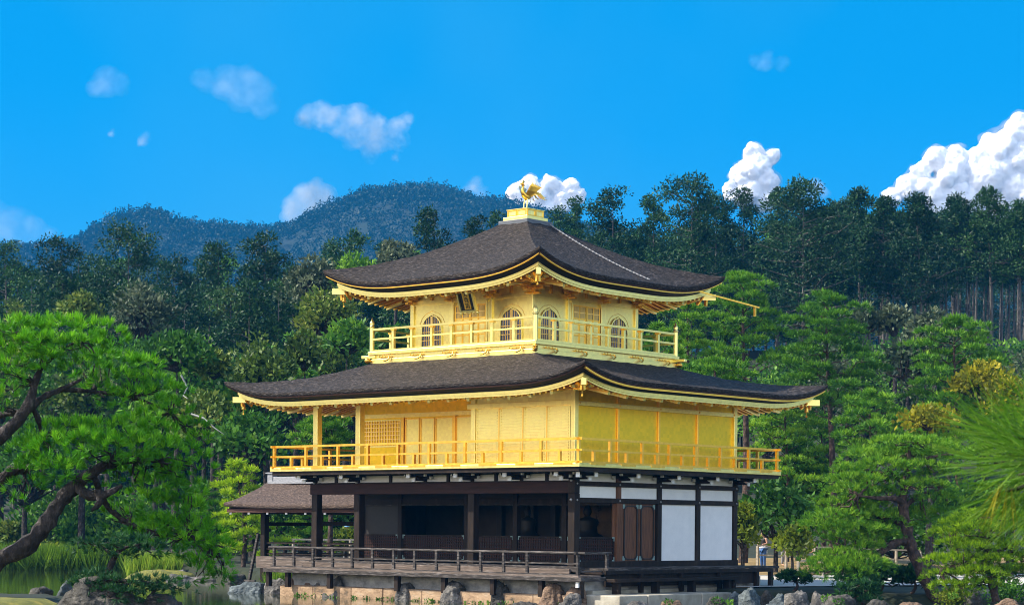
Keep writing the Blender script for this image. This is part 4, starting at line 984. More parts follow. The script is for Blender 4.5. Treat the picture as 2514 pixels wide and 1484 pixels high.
# ------------------------------------------------------------------ foliage generators
def unit(v): return v / np.maximum(np.linalg.norm(v, axis=-1, keepdims=True), 1e-9)
def cards(Pn, D, L, Wd, g, quad=True):
    """rhombic leaves/needles: base Pn, direction D, length L, width Wd"""
    n = len(Pn); side = unit(np.cross(D, unit(g.normal(size=(n, 3)))))
    L = np.broadcast_to(L, (n,))[:, None]; Wd = np.broadcast_to(Wd, (n,))[:, None]
    if quad:
        V = np.stack([Pn, Pn + D * L * .45 + side * Wd / 2, Pn + D * L, Pn + D * L * .45 - side * Wd / 2], 1).reshape(-1, 3); k = 4
    else:
        V = np.stack([Pn - side * Wd / 2, Pn + side * Wd / 2, Pn + D * L], 1).reshape(-1, 3); k = 3
    return V, np.arange(n * k).reshape(n, k)
def tufts(Pn, A, k, spread, L, Wd, g, quad=True, tone=None):
    n = len(Pn); Pk = np.repeat(Pn, k, 0); Ak = np.repeat(A, k, 0)
    D = unit(Ak + spread * g.normal(size=(n * k, 3)))
    V, F = cards(Pk, D, L * g.uniform(.75, 1.2, n * k), Wd, g, quad)
    t = np.repeat(tone if tone is not None else g.uniform(.2, .8, n), k) + g.normal(0, .08, n * k)
    return V, F, t
def clumps(Cn, Rr, n, g, flat=.6, L=.4, Wd=.2, up=.6, tone_top=.0):
    """leaf clumps: centres Cn (m,3), radii Rr (m,), n leaves each"""
    m = len(Cn); d = unit(g.normal(size=(m * n, 3))); r = g.uniform(.35, 1, (m * n, 1)) ** .6
    off = d * r * np.repeat(Rr, n)[:, None] * np.array([1, 1, flat]); Pn = np.repeat(Cn, n, 0) + off
    D = unit(d * .8 + np.array([0, 0, up]) + .7 * g.normal(size=(m * n, 3)))
    V, F = cards(Pn, D, L * g.uniform(.6, 1.3, m * n), Wd * g.uniform(.7, 1.2, m * n), g)
    t = np.repeat(g.uniform(.15, .75, m), n) + g.normal(0, .12, m * n)
    return V, F, t
def merge(parts):
    V = []; F = []; T = []; n = 0
    for v, f, t in parts: V.append(v); F.append(f + n); T.append(t); n += len(v)
    return np.concatenate(V), np.concatenate(F), np.concatenate(T)
SEED = [100]
def gen(): SEED[0] += 1; return np.random.default_rng(SEED[0])
def place(vx, w): 
    q = at(vx, 1300, w); u, ww = uw(q[0], q[1]); return q[0], q[1], float(ground_h(u, ww))
def limb_mesh(mb, p0, p1, r0, r1, g, n=5, wob=.08):
    p0, p1 = np.array(p0, float), np.array(p1, float); L = np.linalg.norm(p1 - p0); pts = []
    for i in range(n):
        t = i / (n - 1); pts.append(p0 + (p1 - p0) * t + (g.normal(size=3) * wob * L * math.sin(math.pi * t) if 0 < i < n - 1 else 0))
    mb.tube(pts, [r0 + (r1 - r0) * i / (n - 1) for i in range(n)], 6, cap=False); return pts

def tree_root(name, label, cat, x, y, z, group): return thing(name, label, cat, (x, y, z), group)

def conifer(vx, vtop, w, wid, label, group, bare=.45, mat='conifer', trunk='trunk_grey', dens=1., sparse=0.):
    """tall cypress: bare trunk, irregular layered crown"""
    g = gen(); x, y, z = place(vx, w); H = at(vx, vtop, w)[2] - z; Rm = wid / 4983 * w / 2 * 1.4
    t = tree_root('cypress_tree', label, 'cypress', x, y, z, group)
    mb = MB(); lean = g.normal(0, .012, 2) * H
    ax = lambda f: np.array([lean[0] * f * f, lean[1] * f * f, H * f])
    mb.tube([ax(f) for f in np.linspace(0, .97, 9)], [max(.02, (.009 * H + .06) * (1 - f * .93)) for f in np.linspace(0, 1, 9)], 7, cap=False)
    Cn, Rr = [], []; nb = int(74 * dens * (.5 + .5 * wid / 150))
    for i in range(nb):
        f = bare + (1 - bare) * (i + g.uniform(0, 1)) / nb; f = min(f, .995); tt = (f - bare) / (1 - bare)
        prof = (1 - tt) ** (.45 if vx < 2040 else .75) * min(1, .6 + 1.8 * tt) * (1 + .22 * math.sin(9 * tt + vx)); R_ = Rm * prof * g.uniform(.45, 1.15) + .25
        a = g.uniform(0, 2 * math.pi); b = ax(f); dz = g.uniform(-.05, .22) * R_
        tip = b + np.array([math.cos(a) * R_, math.sin(a) * R_, dz])
        if i % 2 == 0 or R_ > Rm * .6: limb_mesh(mb, b - np.array([0, 0, .1 * R_]), tip, .02 + .012 * R_, .012, g, 4, .05)
        for k in range(5 if R_ > 1.5 else 3):
            q = b + (tip - b) * g.uniform(.45, 1.08) + g.normal(0, .18, 3) * R_ * .6
            Cn.append(q); Rr.append(g.uniform(.35, .75) * (.35 + .22 * Rm))
    for k in range(5):                                              # dead snags on the bare trunk
        f = g.uniform(bare * .45, bare); a = g.uniform(0, 6.28); b = ax(f); L = g.uniform(.5, 1.6)
        limb_mesh(mb, b, b + np.array([math.cos(a) * L, math.sin(a) * L, g.uniform(-.1, .5)]), .035, .012, g, 3, .05)
    mb.build('trunk', M[trunk], t)
    Cn, Rr = np.array(Cn), np.array(Rr)
    V, F, T = clumps(Cn, Rr, 34, g, .6, .32, .13, .25)
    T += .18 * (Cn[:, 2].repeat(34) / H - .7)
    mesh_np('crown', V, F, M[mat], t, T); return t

def broadleaf(vx, vtop, w, wid, vbot, label, group, mat='broad', cat='tree', name='broadleaf_tree', L=.34, Wd=.2, n=34, dens=1., stems=1, trunk='trunk'):
    w = w + 14 if (vx < 400 and w < 108) else w + 4 if (vx < 640 and w < 100) else w
    g = gen(); x, y, z = place(vx, w); top = at(vx, vtop, w)[2]; bot = at(vx, vbot, w)[2]; Rm = wid / 4983 * w / 2
    H = top - z; cz = (top + bot) / 2 - z; rz = (top - bot) / 2
    t = tree_root(name, label, cat, x, y, z, group); mb = MB()
    for s in range(stems):
        o_ = g.normal(0, .15 * Rm, 2) * (stems > 1)
        mb.tube([(o_[0] * .3, o_[1] * .3, -.2), (o_[0], o_[1], H * .3), (o_[0] * 1.5 + g.normal() * .1, o_[1] * 1.5, H * .6), (o_[0] * 2, o_[1] * 2, H * .85)], [.018 * H + .05, .014 * H + .03, .01 * H + .02, .02], 7, cap=False)
    m = max(14, int(dens * 26 * (Rm * Rm * max(.6, rz / Rm)) ** .5)); Cn = []; Rr = []
    for i in range(m):
        d = unit(g.normal(size=3)); d[2] = abs(d[2]) * 1.1 - .42; f = g.uniform(.55, 1.0)
        q = np.array([d[0] * Rm * f, d[1] * Rm * f, cz + d[2] * rz * f * 1.05 + .1 * rz]); Cn.append(q); Rr.append(g.uniform(.2, .38) * (Rm + .5))
        if i % 3 == 0: limb_mesh(mb, (0, 0, max(.1, cz - .6 * rz)), q, .012 * H + .01, .012, g, 4, .08)
    mb.build('trunk', M[trunk], t); Cn, Rr = np.array(Cn), np.array(Rr)
    V, F, T = clumps(Cn, Rr, n, g, .75, L, Wd, .5)
    mesh_np('crown', V, F, M[mat], t, T); return t

def pine(vx, vtop, w, wid, vbot, label, group, mat='pine', npad=26, lean=0., cone=.55, trunk='trunk_red', L=.28, Wd=.036, dens=1.5, name='pine_tree'):
    """layered Japanese pine: flat needle pads on spreading limbs"""
    g = gen(); x, y, z = place(vx, w); top = at(vx, vtop, w)[2]; bot = max(at(vx, vbot, w)[2], z + .3); Rm = wid / 4983 * w / 2
    H = top - z; t = tree_root(name, label, 'pine', x, y, z, group); mb = MB(); off = lean * H
    ax = lambda f: np.array([RT[0] * off * (1 - f) ** 1.5 + .12 * math.sin(5 * f) * RT[0], RT[1] * off * (1 - f) ** 1.5 + .12 * math.sin(5 * f) * RT[1], H * f])
    mb.tube([ax(f) for f in np.linspace(-.02, .96, 10)], [(.014 * H + .05) * (1 - .85 * f) for f in np.linspace(0, 1, 10)], 8, cap=False)
    parts = []; f0 = (bot - z) / H
    for i in range(npad):
        tt = (i + .5) / npad; f = f0 + (1 - f0) * (tt ** .9); a = i * 2.4 + g.uniform(-.4, .4)
        R_ = Rm * (1 - cone * tt ** 1.4) * g.uniform(.35, 1.0) * (1 if tt < .93 else .3)
        c = ax(f) + np.array([math.cos(a) * R_, math.sin(a) * R_, 0]); pr = Rm * g.uniform(.24, .38) * (1 - .35 * tt); pz = pr * .20
        limb_mesh(mb, ax(max(0, f - .05)), c - np.array([0, 0, pz]), .018 + .008 * R_, .015, g, 5, .09)
        n = int(dens * 34 * pr * pr / .6 + 16)
        ang = g.uniform(0, 6.28, n); rad = np.sqrt(g.uniform(0, 1, n)) * pr * (1 + .25 * np.sin(3 * ang + i)); h = pz * (1 - (rad / pr) ** 2).clip(-.3, 1) + g.normal(0, .12 * pz + .03, n)
        Pn = c + np.stack([np.cos(ang) * rad, np.sin(ang) * rad, h], 1)
        A = unit(np.stack([np.cos(ang) * rad / pr * .8, np.sin(ang) * rad / pr * .8, np.full(n, .75)], 1) + .2 * g.normal(size=(n, 3)))
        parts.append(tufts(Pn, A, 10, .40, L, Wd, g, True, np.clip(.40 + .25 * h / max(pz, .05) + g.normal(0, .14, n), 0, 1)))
        nd = n // 6                                                     # underside sprays: older needles, shade put into their darker tone
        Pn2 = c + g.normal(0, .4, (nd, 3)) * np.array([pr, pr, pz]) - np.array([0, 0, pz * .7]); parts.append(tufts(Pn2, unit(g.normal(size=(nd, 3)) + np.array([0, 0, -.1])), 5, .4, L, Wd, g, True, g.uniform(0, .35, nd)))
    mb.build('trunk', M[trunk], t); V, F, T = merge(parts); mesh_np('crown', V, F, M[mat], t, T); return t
# ------------------------------------------------------------------ forest behind
GF = 'tall cypresses on the slope behind the pavilion'
for a in [
    # left skyline
    (20, 600, 175, 170, 'dark tree crown at the far left edge, below the low mountain shoulder', .2),
    (130, 588, 180, 170, 'dark cypress left of the broadest crown, against the low mountain', .2),
    (312, 556, 172, 250, 'broadest dark crown of the left skyline, before the left mountain peak', .15),
    (420, 640, 182, 130, 'dark cypress tucked behind the right flank of the broadest left crown', .2),
    (525, 600, 168, 160, 'pointed dark cypress with thin pale trunk, left of the one nearest the saddle', .25),
    (640, 582, 165, 170, 'dark cypress with bare pale trunk showing low down, below the mountain saddle', .3),
    (860, 572, 178, 120, 'slim dark cypress rising above the left tip of the upper roof', .2),
    (795, 600, 182, 110, 'shorter dark tree beside the slim one above the left roof tip', .2),
    (930, 600, 180, 120, 'dark tree just above the left slope of the upper roof', .2),
    (1058, 514, 172, 160, 'tall fan shaped dark tree left of the roof top, before the big mountain', .2),
    (1165, 535, 185, 110, 'dark tree between the fan shaped tree and the roof top', .2),
    (1225, 525, 190, 110, 'dark tree directly behind the grey roof collar', .2),
    # right skyline
    (1362, 515, 195, 100, 'small dark tree just right of the gilded roof pedestal', .2),
    (1412, 492, 200, 80, 'lone thin tree against the small white cloud right of the phoenix', .35),
    (1500, 468, 190, 170, 'airy cypress with sky showing through its top, right of the small cloud', .25),
    (1600, 485, 192, 130, 'dark cypress left of the tallest airy crown', .2),
    (1690, 434, 185, 180, 'tallest airy crown of the skyline, left of the tower shaped cloud', .3),
    (1752, 478, 195, 120, 'dark cypress under the foot of the tower shaped cloud', .25),
    (1818, 466, 195, 130, 'dark cypress with splayed needle top before the tower shaped cloud', .25),
    (1903, 462, 205, 80, 'thin tree tip between the tower shaped cloud and the pale trunked cypress', .3),
    (1968, 450, 172, 250, 'largest olive tinged cypress with long pale trunk right of the spout', .35),
    (2050, 500, 200, 120, 'dark cypress behind the right side of the pale trunked one', .4),
    (2106, 468, 185, 130, 'pointed dark cypress at the start of the bare trunk wood', .6),
    (2165, 490, 180, 140, 'dark cypress with forked bare grey trunk', .6),
    (2262, 482, 172, 180, 'dense blue green cypress with leafy low branches amid the bare trunks', .5),
    (2345, 486, 185, 150, 'dark cypress left of the spire topped one', .6),
    (2431, 466, 182, 130, 'spire topped dark cypress near the right edge', .6),
    (2500, 500, 180, 130, 'dark cypress at the right edge of the photo', .6)]:
    conifer(a[0], a[1], a[2], a[3], a[4], GF, a[5])
rg = random.Random(5)
for i in range(52):                                             # the rows behind
    vx = 1940 + i * 11.5 + rg.uniform(-9, 9); conifer(vx, 522 + rg.uniform(-8, 40), 196 + rg.uniform(0, 60), rg.uniform(90, 125), 'one of the thin bare trunked dark cypresses standing deep in the right wood', 'thin cypresses deep in the right wood', .58, dens=.7)
for i in range(18):
    vx = 1960 + i * 34 + rg.uniform(-10, 10); conifer(vx, 575 + rg.uniform(-12, 25), 275 + rg.uniform(0, 40), rg.uniform(120, 160), 'one of the dark cypresses closing the back of the right wood', 'cypresses at the back of the right wood', .0, dens=.8)
for i in range(22):
    vx = 1290 + i * 34 + rg.uniform(-12, 12); conifer(vx, 560 + rg.uniform(-14, 30), 205 + rg.uniform(0, 30), rg.uniform(110, 160), 'one of the dark cypresses filling the gaps behind the upper roof', 'dark cypresses filling the wood behind the roof', .1, dens=.8, mat='broad_green' if i % 5 == 3 else 'conifer')
for i in range(32):
    vx = -30 + i * 41 + rg.uniform(-12, 12); conifer(vx, 645 + rg.uniform(-22, 26) - (30 if vx > 950 else 0), 183 + rg.uniform(-4, 16), rg.uniform(110, 150), 'one of the dark cypresses standing just behind the front row of the left skyline', 'dark cypresses behind the left skyline', .05, dens=.7, mat='broad_green' if i % 6 == 2 else 'conifer')
for i in range(24):
    vx = -20 + i * 53 + rg.uniform(-14, 14); conifer(vx, 700 + rg.uniform(-25, 45), 150 + rg.uniform(-8, 20), rg.uniform(130, 180), 'one of the dark cypresses filling the left slope below the skyline', 'dark cypresses filling the left slope', .05, dens=.85, mat='broad' if i % 5 == 1 else 'conifer')

# broadleaved trees and shrubs of the slope
GBL = 'broadleaved trees on the slope'
for a in [
    (350, 688, 128, 150, 870, 'rounded grey green tree in the left wood below the broadest crown', 'grey_leaf'),
    (192, 712, 130, 100, 830, 'small yellowish tree left of the rounded grey green one', 'broad'),
    (772, 622, 140, 150, 790, 'large grey green domed tree left of the upper roof tip', 'grey_leaf'),
    (800, 700, 118, 140, 860, 'olive yellow tree under the left tip of the upper roof', 'broad'),
    (968, 585, 150, 90, 680, 'pale green small tree behind the upper roof slope', 'grey_leaf'),
    (870, 620, 140, 110, 760, 'mid green tree touching the upper roof tip', 'broad_green'),
    (744, 812, 100, 80, 930, 'small pointed olive tree left of the upper balcony', 'broad'),
    (848, 785, 104, 110, 885, 'light green sapling left of the upper balcony', 'broad_green'),
    (655, 862, 98, 150, 990, 'pale olive bushy tree above the lower roof tip', 'broad'),
    (430, 815, 95, 170, 930, 'bright green leafy tree right of the near pine top', 'broad_green'),
    (522, 866, 97, 100, 940, 'tree with reddish brown tips between the near pine and the lower roof', 'broad'),
    (620, 905, 100, 190, 1080, 'dark green bushy tree at the left tip of the lower roof', 'broad_green'),
    (500, 960, 92, 170, 1120, 'olive tree with bleached dead branch left of the lower roof', 'broad'),
    (600, 1010, 90, 180, 1180, 'dark rounded tree below the left tip of the lower roof', 'broad_green'),
    (720, 880, 108, 150, 1040, 'dark tree mass between balcony and lower roof tip', 'broad_green'),
    (960, 800, 112, 160, 930, 'dark tree behind the left end of the upper balcony', 'broad_green'),
    (330, 820, 100, 160, 1000, 'dark bushy tree behind the near pine crown', 'broad_green'),
    (200, 900, 96, 180, 1080, 'pale leafy shrub seen through the near pine branches', 'broad'),
    (380, 960, 94, 150, 1100, 'dark shrub seen between the near pine boughs', 'broad_green'),
    (60, 1000, 96, 220, 1300, 'dark tree behind the near pine at the left edge', 'broad_green'),
    (2115, 752, 128, 90, 830, 'round olive shrub at the foot of the bare trunks', 'grey_leaf'),
    (2190, 748, 128, 90, 840, 'olive shrub beside the round one below the bare trunks', 'grey_leaf'),
    (2290, 745, 118, 130, 900, 'tall grey olive shrub in the middle of the bare trunk wood', 'grey_leaf'),
    (2225, 830, 110, 130, 960, 'olive shrub right of the big layered pine', 'grey_leaf'),
    (2420, 930, 100, 200, 1090, 'green bushy tree behind the autumn maple', 'broad_green'),
    (1905, 1170, 86, 190, 1370, 'dark leafy maple behind the right end of the balcony', 'broad_green'),
    (1960, 1080, 100, 200, 1300, 'dark tree in deep shade right of the balcony', 'broad_green'),
    (2060, 1130, 98, 160, 1330, 'shaded tree behind the leaning pine', 'broad_green'),
    (2200, 1250, 92, 260, 1400, 'dark shrubbery behind the leaning pine trunk', 'broad_green'),
    (2380, 1180, 85, 220, 1340, 'green shrubbery behind the bright right pine', 'broad_green'),
    (700, 1180, 100, 220, 1380, 'shaded green tree seen through the open ground floor', 'broad_green'),
    (860, 1190, 100, 200, 1370, 'shaded tree beyond the annex roof', 'broad_green'),
    (150, 1180, 100, 240, 1400, 'dark bush on the far left shore', 'broad_green'),
    (330, 1200, 98, 200, 1400, 'dark bush behind the far shore grass', 'broad_green'),
    (520, 1180, 99, 200, 1400, 'dark bush on the far shore behind the annex pine', 'broad_green')]:
    broadleaf(a[0], a[1], a[2], a[3], a[4], a[5], GBL, a[6])
rg = random.Random(9)
for i in range(14):
    broadleaf(i * 68 + rg.uniform(-15, 15), 800 + rg.uniform(-20, 60), 122 + rg.uniform(-6, 10), rg.uniform(130, 190), 1150, 'one of the dark leafy trees making up the understorey of the left slope', 'understorey trees of the left slope', 'broad_green' if i % 3 else 'broad', dens=.8)
for i in range(13):
    broadleaf(1560 + i * 78 + rg.uniform(-15, 15), 800 + rg.uniform(0, 60), 134 + rg.uniform(-6, 10), rg.uniform(130, 190), 1200, 'one of the dark leafy trees making up the understorey behind the right pines', 'understorey trees behind the right pines', 'broad_green' if i % 3 else 'grey_leaf', dens=.7)
for i in range(26):
    broadleaf(1930 + i * 25 + rg.uniform(-8, 8), (805 if i % 2 else 840) + rg.uniform(-20, 30) + (20 if i > 18 else 0), (172 if i % 2 else 148) + rg.uniform(-6, 12), rg.uniform(80, 120), 1010, 'one of the dark shrubs covering the slope under the bare trunks', 'shrubs under the bare trunks', 'broad_green' if i % 4 else 'grey_leaf', dens=.7)
for a in [
    (1824, 1225, 82, 66, 1385, 'yellow green bush against the right wall of the pavilion', 'maple', 1),
    (1946, 1290, 80, 96, 1385, 'small yellow green maple with forked stem behind the side veranda', 'maple', 1),
    (2410, 885, 88, 150, 1010, 'autumn maple with orange and yellow leaves near the right edge', 'autumn', 1),
    (2280, 1000, 82, 130, 1065, 'golden yellow maple spray reaching left above the leaning pine', 'autumn', 1),
    (2480, 930, 84, 130, 1030, 'pale orange maple crown behind the needle spray at the right edge', 'autumn', 1),
    (850, 1300, 92, 120, 1360, 'bright yellow green bush seen between the ground floor pillars', 'maple', 1),
    (95, 1325, 95, 110, 1395, 'yellow green bush on the far left shore', 'maple', 1)]:
    broadleaf(*a[:6], 'maples and yellow bushes round the pavilion', a[6], 'maple', 'maple_tree', .24, .16, 40, 1.1, a[7])

for i in range(16):
    broadleaf(-30 + i * 25 + rg.uniform(-8, 8), 1275 + rg.uniform(-25, 40), 97 + rg.uniform(0, 5), rg.uniform(70, 100), 1392, 'one of the dark bushes lining the far left shore behind the reeds', 'bushes along the far left shore', ('broad_green', 'broad_green', 'broad', 'juniper')[i % 4], dens=1.1)
# layered pines
GP = 'layered pines round the pavilion'
for a in [
    (1825, 676, 96, 260, 900, 'tall layered pine just right of the golden spout', 'pine', 26, 0),
    (1690, 740, 92, 200, 960, 'pine behind the right end of the upper balcony', 'pine', 24, 0),
    (1620, 800, 84, 150, 960, 'pine right behind the corner post of the upper balcony', 'pine', 16, 0),
    (2030, 725, 92, 290, 1010, 'largest pointed layered pine, right of the upper balcony', 'pine', 34, .02),
    (2345, 785, 90, 280, 1010, 'broad round topped pine before the bare trunk wood at right', 'pine', 30, 0),
    (2140, 965, 84, 210, 1130, 'dense pine above the leaning pine crown', 'pine', 24, 0),
    (1760, 890, 82, 260, 1010, 'wide low pine behind the right slope of the lower roof', 'pine', 24, 0),
    (1930, 955, 98, 240, 1190, 'dark pine right of the lower roof tip', 'pine', 28, 0),
    (2020, 1020, 101, 200, 1200, 'shaded pine left of the leaning pine', 'pine', 22, 0),
    (2280, 1000, 88, 220, 1130, 'pine below the golden maple spray', 'pine', 22, 0),
    (805, 1012, 84, 180, 1120, 'pine seen between the gold veranda pillars', 'pine', 22, 0),
    (590, 1135, 88, 180, 1390, 'bright layered pine behind the annex roof', 'pine_yel', 24, .03),
    (500, 1190, 93, 170, 1390, 'green layered pine left of the annex', 'pine', 20, .03),
    (760, 1210, 96, 170, 1360, 'pine framed by the annex pillars', 'pine', 18, 0)]:
    pine(a[0], a[1], a[2], a[3], a[4], a[5], GP, a[6], a[7], a[8])
pine(1950, 1405, 64.5, 84, 1448, 'small dark dwarf pine perched on the right bank rocks', GP, 'juniper', 12, 0, .4, L=.16, Wd=.035, dens=2)
for a in [(2085, 1372, 66, 120, 1460, 'low dark pine bush left of the leaning trunk'), (2160, 1388, 64, 150, 1465, 'low dark pine bush in front of the leaning trunk'), (2240, 1395, 63, 120, 1470, 'low dark pine bush at the foot of the leaning trunk'), (2120, 1420, 60.5, 150, 1475, 'lowest dark pine bush hanging over the bank rocks')]:
    pine(a[0], a[1], a[2], a[3], a[4], a[5], GP, 'juniper', 14, 0, .35, L=.2, Wd=.035, dens=1.6)

def shaped_pine(name, label, group, base, trunkpts, limbs, pads, w, mat, trunk, L, Wd, k, dens, spread=.38, quad=True, shade=.35):
    """pine modelled limb by limb; trunkpts/limbs: (vx, vy, dw, radius); pads: (vx, vy, rx, ry, dw)"""
    g = gen(); b = base; t = tree_root(name, label, 'pine', b[0], b[1], b[2], group); b = np.array(b); mb = MB()
    def W3(vx, vy, dw): return at(vx, vy, w + dw) - b
    for pl in [trunkpts] + limbs:
        pts = [W3(p[0], p[1], p[2]) for p in pl]; rad = [p[3] for p in pl]
        f = np.linspace(0, len(pts) - 1, (len(pts) - 1) * 4 + 1); P3 = []; R3_ = []
        for x in f:                                              # Catmull-Rom
            i = min(int(x), len(pts) - 2); q = x - i; p0 = pts[max(i - 1, 0)]; p1 = pts[i]; p2 = pts[i + 1]; p3 = pts[min(i + 2, len(pts) - 1)]
            P3.append(.5 * (2 * p1 + (p2 - p0) * q + (2 * p0 - 5 * p1 + 4 * p2 - p3) * q * q + (3 * p1 - p0 - 3 * p2 + p3) * q ** 3)); R3_.append((rad[i] + (rad[i + 1] - rad[i]) * q) * (1 + .1 * g.normal()))
        n0 = len(mb.v); mb.tube(P3, R3_, 14)
        for i_ in range(n0, len(mb.v)):
            v_ = Vector(mb.v[i_]); r_ = R3_[min(len(R3_) - 1, ((i_ - n0) // 14) % len(R3_))]; mb.v[i_] = tuple(v_ + mnoise.noise_vector(v_ * (1.1 / max(.05, r_))) * r_ * .30)
    parts = []; s = w / 4983
    for (vx, vy, rx, ry, dw) in pads:
        c = W3(vx, vy, dw); ax_, az = rx * s, ry * s * (1.2 if w == 31 else .82); ay = ax_ * .8
        n = int(dens * ax_ * ay * 3.14 * ((.95 if (vy > 1150 and vx > 370) else .45 if vy > 1150 else .5 if 895 < vy < 1035 else 1) if w == 31 else 1) + 6)
        ang = g.uniform(0, 6.28, n); rad = np.sqrt(g.uniform(0, 1, n)) * (1 + .12 * np.sin(3 * ang + vx))
        lx, ly = np.cos(ang) * rad, np.sin(ang) * rad; dome = np.sqrt(np.clip(1 - rad * rad, 0, 1)); h = az * (dome * 1.5 - .75) + g.normal(0, .10 * az + .012, n)
        Pn = c + lx[:, None] * ax_ * RT + ly[:, None] * ay * FW + h[:, None] * UP
        A = unit(lx[:, None] * .75 * RT + ly[:, None] * .75 * FW + (.35 + .75 * dome)[:, None] * UP + .22 * g.normal(size=(n, 3)))
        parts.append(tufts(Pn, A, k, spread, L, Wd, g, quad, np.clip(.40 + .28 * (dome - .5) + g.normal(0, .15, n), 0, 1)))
        nd = int(n * shade); q = g.normal(0, .45, (nd, 3)); Pn2 = c + q[:, :1] * ax_ * RT + q[:, 1:2] * ay * FW + (q[:, 2:] * .5 * az - .8 * az) * UP  # tufts below the pad: darker tone for old needles and painted shade
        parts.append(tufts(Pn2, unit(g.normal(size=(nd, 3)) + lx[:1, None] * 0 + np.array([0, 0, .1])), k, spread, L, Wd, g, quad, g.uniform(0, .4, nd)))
        for _ in range(3):                                      # twigs into the pad
            e = c + (g.uniform(-.6, .6) * ax_) * RT + (g.uniform(-.6, .6) * ay) * FW - UP * az * .4
            near = min(((np.linalg.norm(W3(p[0], p[1], p[2]) - c), i, j) for i, pl in enumerate([trunkpts] + limbs) for j, p in enumerate(pl)))
            p = ([trunkpts] + limbs)[near[1]][near[2]]
            limb_mesh(mb, W3(p[0], p[1], p[2]), e, .02 * w / 31, .006 * w / 31, g, 5, .08)
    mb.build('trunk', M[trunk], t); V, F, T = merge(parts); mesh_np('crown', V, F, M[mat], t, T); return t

# leaning pine on the right bank
q = at(2300, 1470, 62); u_, w_ = uw(q[0], q[1])
shaped_pine('leaning_pine', 'red barked pine leaning left over the right bank with layered green pads', GP, (q[0], q[1], float(ground_h(u_, w_))),
    [(2305, 1478, 0, .20), (2272, 1420, 0, .185), (2250, 1372, 0, .18), (2232, 1325, 0, .17), (2222, 1275, 0, .16), (2215, 1230, 0, .14), (2222, 1185, 0, .11), (2228, 1150, 0, .09), (2232, 1112, 0, .06), (2235, 1085, 0, .03)],
    [[(2225, 1325, 0, .12), (2190, 1335, -.3, .11), (2155, 1358, -.6, .09), (2120, 1362, -.8, .05), (2085, 1372, -1, .03)],
     [(2218, 1235, 0, .11), (2195, 1222, -.4, .09), (2160, 1222, -.7, .06), (2105, 1215, -1, .03)],
     [(2222, 1240, 0, .1), (2260, 1215, .3, .07), (2310, 1200, .5, .03)], [(2224, 1190, 0, .08), (2190, 1165, .3, .06), (2140, 1155, .5, .03)],
     [(2228, 1150, 0, .07), (2270, 1125, -.3, .05), (2320, 1115, -.4, .02)], [(2222, 1290, 0, .1), (2180, 1272, .5, .07), (2120, 1265, .8, .03)]],
    [(2200, 1088, 75, 20, 0), (2265, 1090, 80, 20, .3), (2330, 1108, 60, 20, -.3), (2135, 1118, 70, 20, .3), (2225, 1118, 90, 20, 1.0), (2170, 1142, 75, 20, -.5), (2265, 1150, 85, 22, -.2), (2310, 1165, 60, 24, .2), (2090, 1155, 60, 20, 0),
     (2105, 1180, 80, 22, -.6), (2180, 1182, 80, 22, .6), (2085, 1210, 75, 24, -.3), (2150, 1215, 70, 22, .3), (2270, 1195, 70, 22, -.5), (2070, 1238, 70, 20, 0), (2130, 1248, 70, 20, .5), (2300, 1228, 70, 22, .3),
     (2060, 1268, 85, 20, -.5), (2140, 1272, 90, 22, .2), (2230, 1268, 80, 22, .9), (2270, 1262, 60, 22, .5), (2020, 1290, 60, 18, -.4), (2100, 1300, 100, 20, -.5), (2190, 1295, 60, 20, .6),
     (2090, 1325, 80, 18, 0), (2150, 1318, 60, 18, .6), (2065, 1365, 70, 20, -.8), (2030, 1385, 60, 20, -.9), (2105, 1382, 90, 22, -1), (2060, 1400, 85, 20, -1.1), (2130, 1345, 50, 16, -.6)],
    62, 'pine', 'trunk_red', .19, .018, 13, 54, .38, True, .15)
# bright pine in the lower right corner
q = at(2440, 1460, 56); u_, w_ = uw(q[0], q[1])
shaped_pine('bright_pine', 'bright yellow green pine in the lower right corner', GP, (q[0], q[1], float(ground_h(u_, w_))),
    [(2445, 1475, 0, .14), (2435, 1420, 0, .13), (2425, 1370, 0, .11), (2430, 1320, 0, .08), (2440, 1270, 0, .03)],
    [[(2430, 1400, 0, .08), (2370, 1390, -.3, .06), (2310, 1395, -.5, .03)], [(2428, 1350, 0, .07), (2380, 1320, .2, .05), (2330, 1310, .3, .02)], [(2430, 1360, 0, .07), (2480, 1340, .2, .04), (2520, 1330, .3, .02)]],
    [(2410, 1268, 80, 18, 0), (2470, 1270, 70, 18, .3), (2360, 1285, 60, 16, .3), (2330, 1312, 60, 18, .2), (2400, 1300, 70, 20, -.4), (2480, 1305, 70, 20, 0), (2340, 1335, 45, 16, -.2), (2420, 1335, 70, 20, .3), (2390, 1350, 60, 24, -.5),
     (2500, 1345, 60, 20, -.3), (2310, 1378, 55, 18, -.3), (2360, 1375, 70, 20, 0), (2430, 1378, 70, 20, -.3), (2490, 1372, 60, 18, .1), (2330, 1412, 65, 18, -.4), (2400, 1408, 80, 20, -.6), (2470, 1405, 70, 18, .1), (2340, 1440, 60, 16, -.6), (2400, 1435, 60, 16, -.2), (2520, 1400, 50, 18, .4)],
    56, 'pine_yel', 'trunk_red', .165, .016, 14, 66, .38, True, .15)
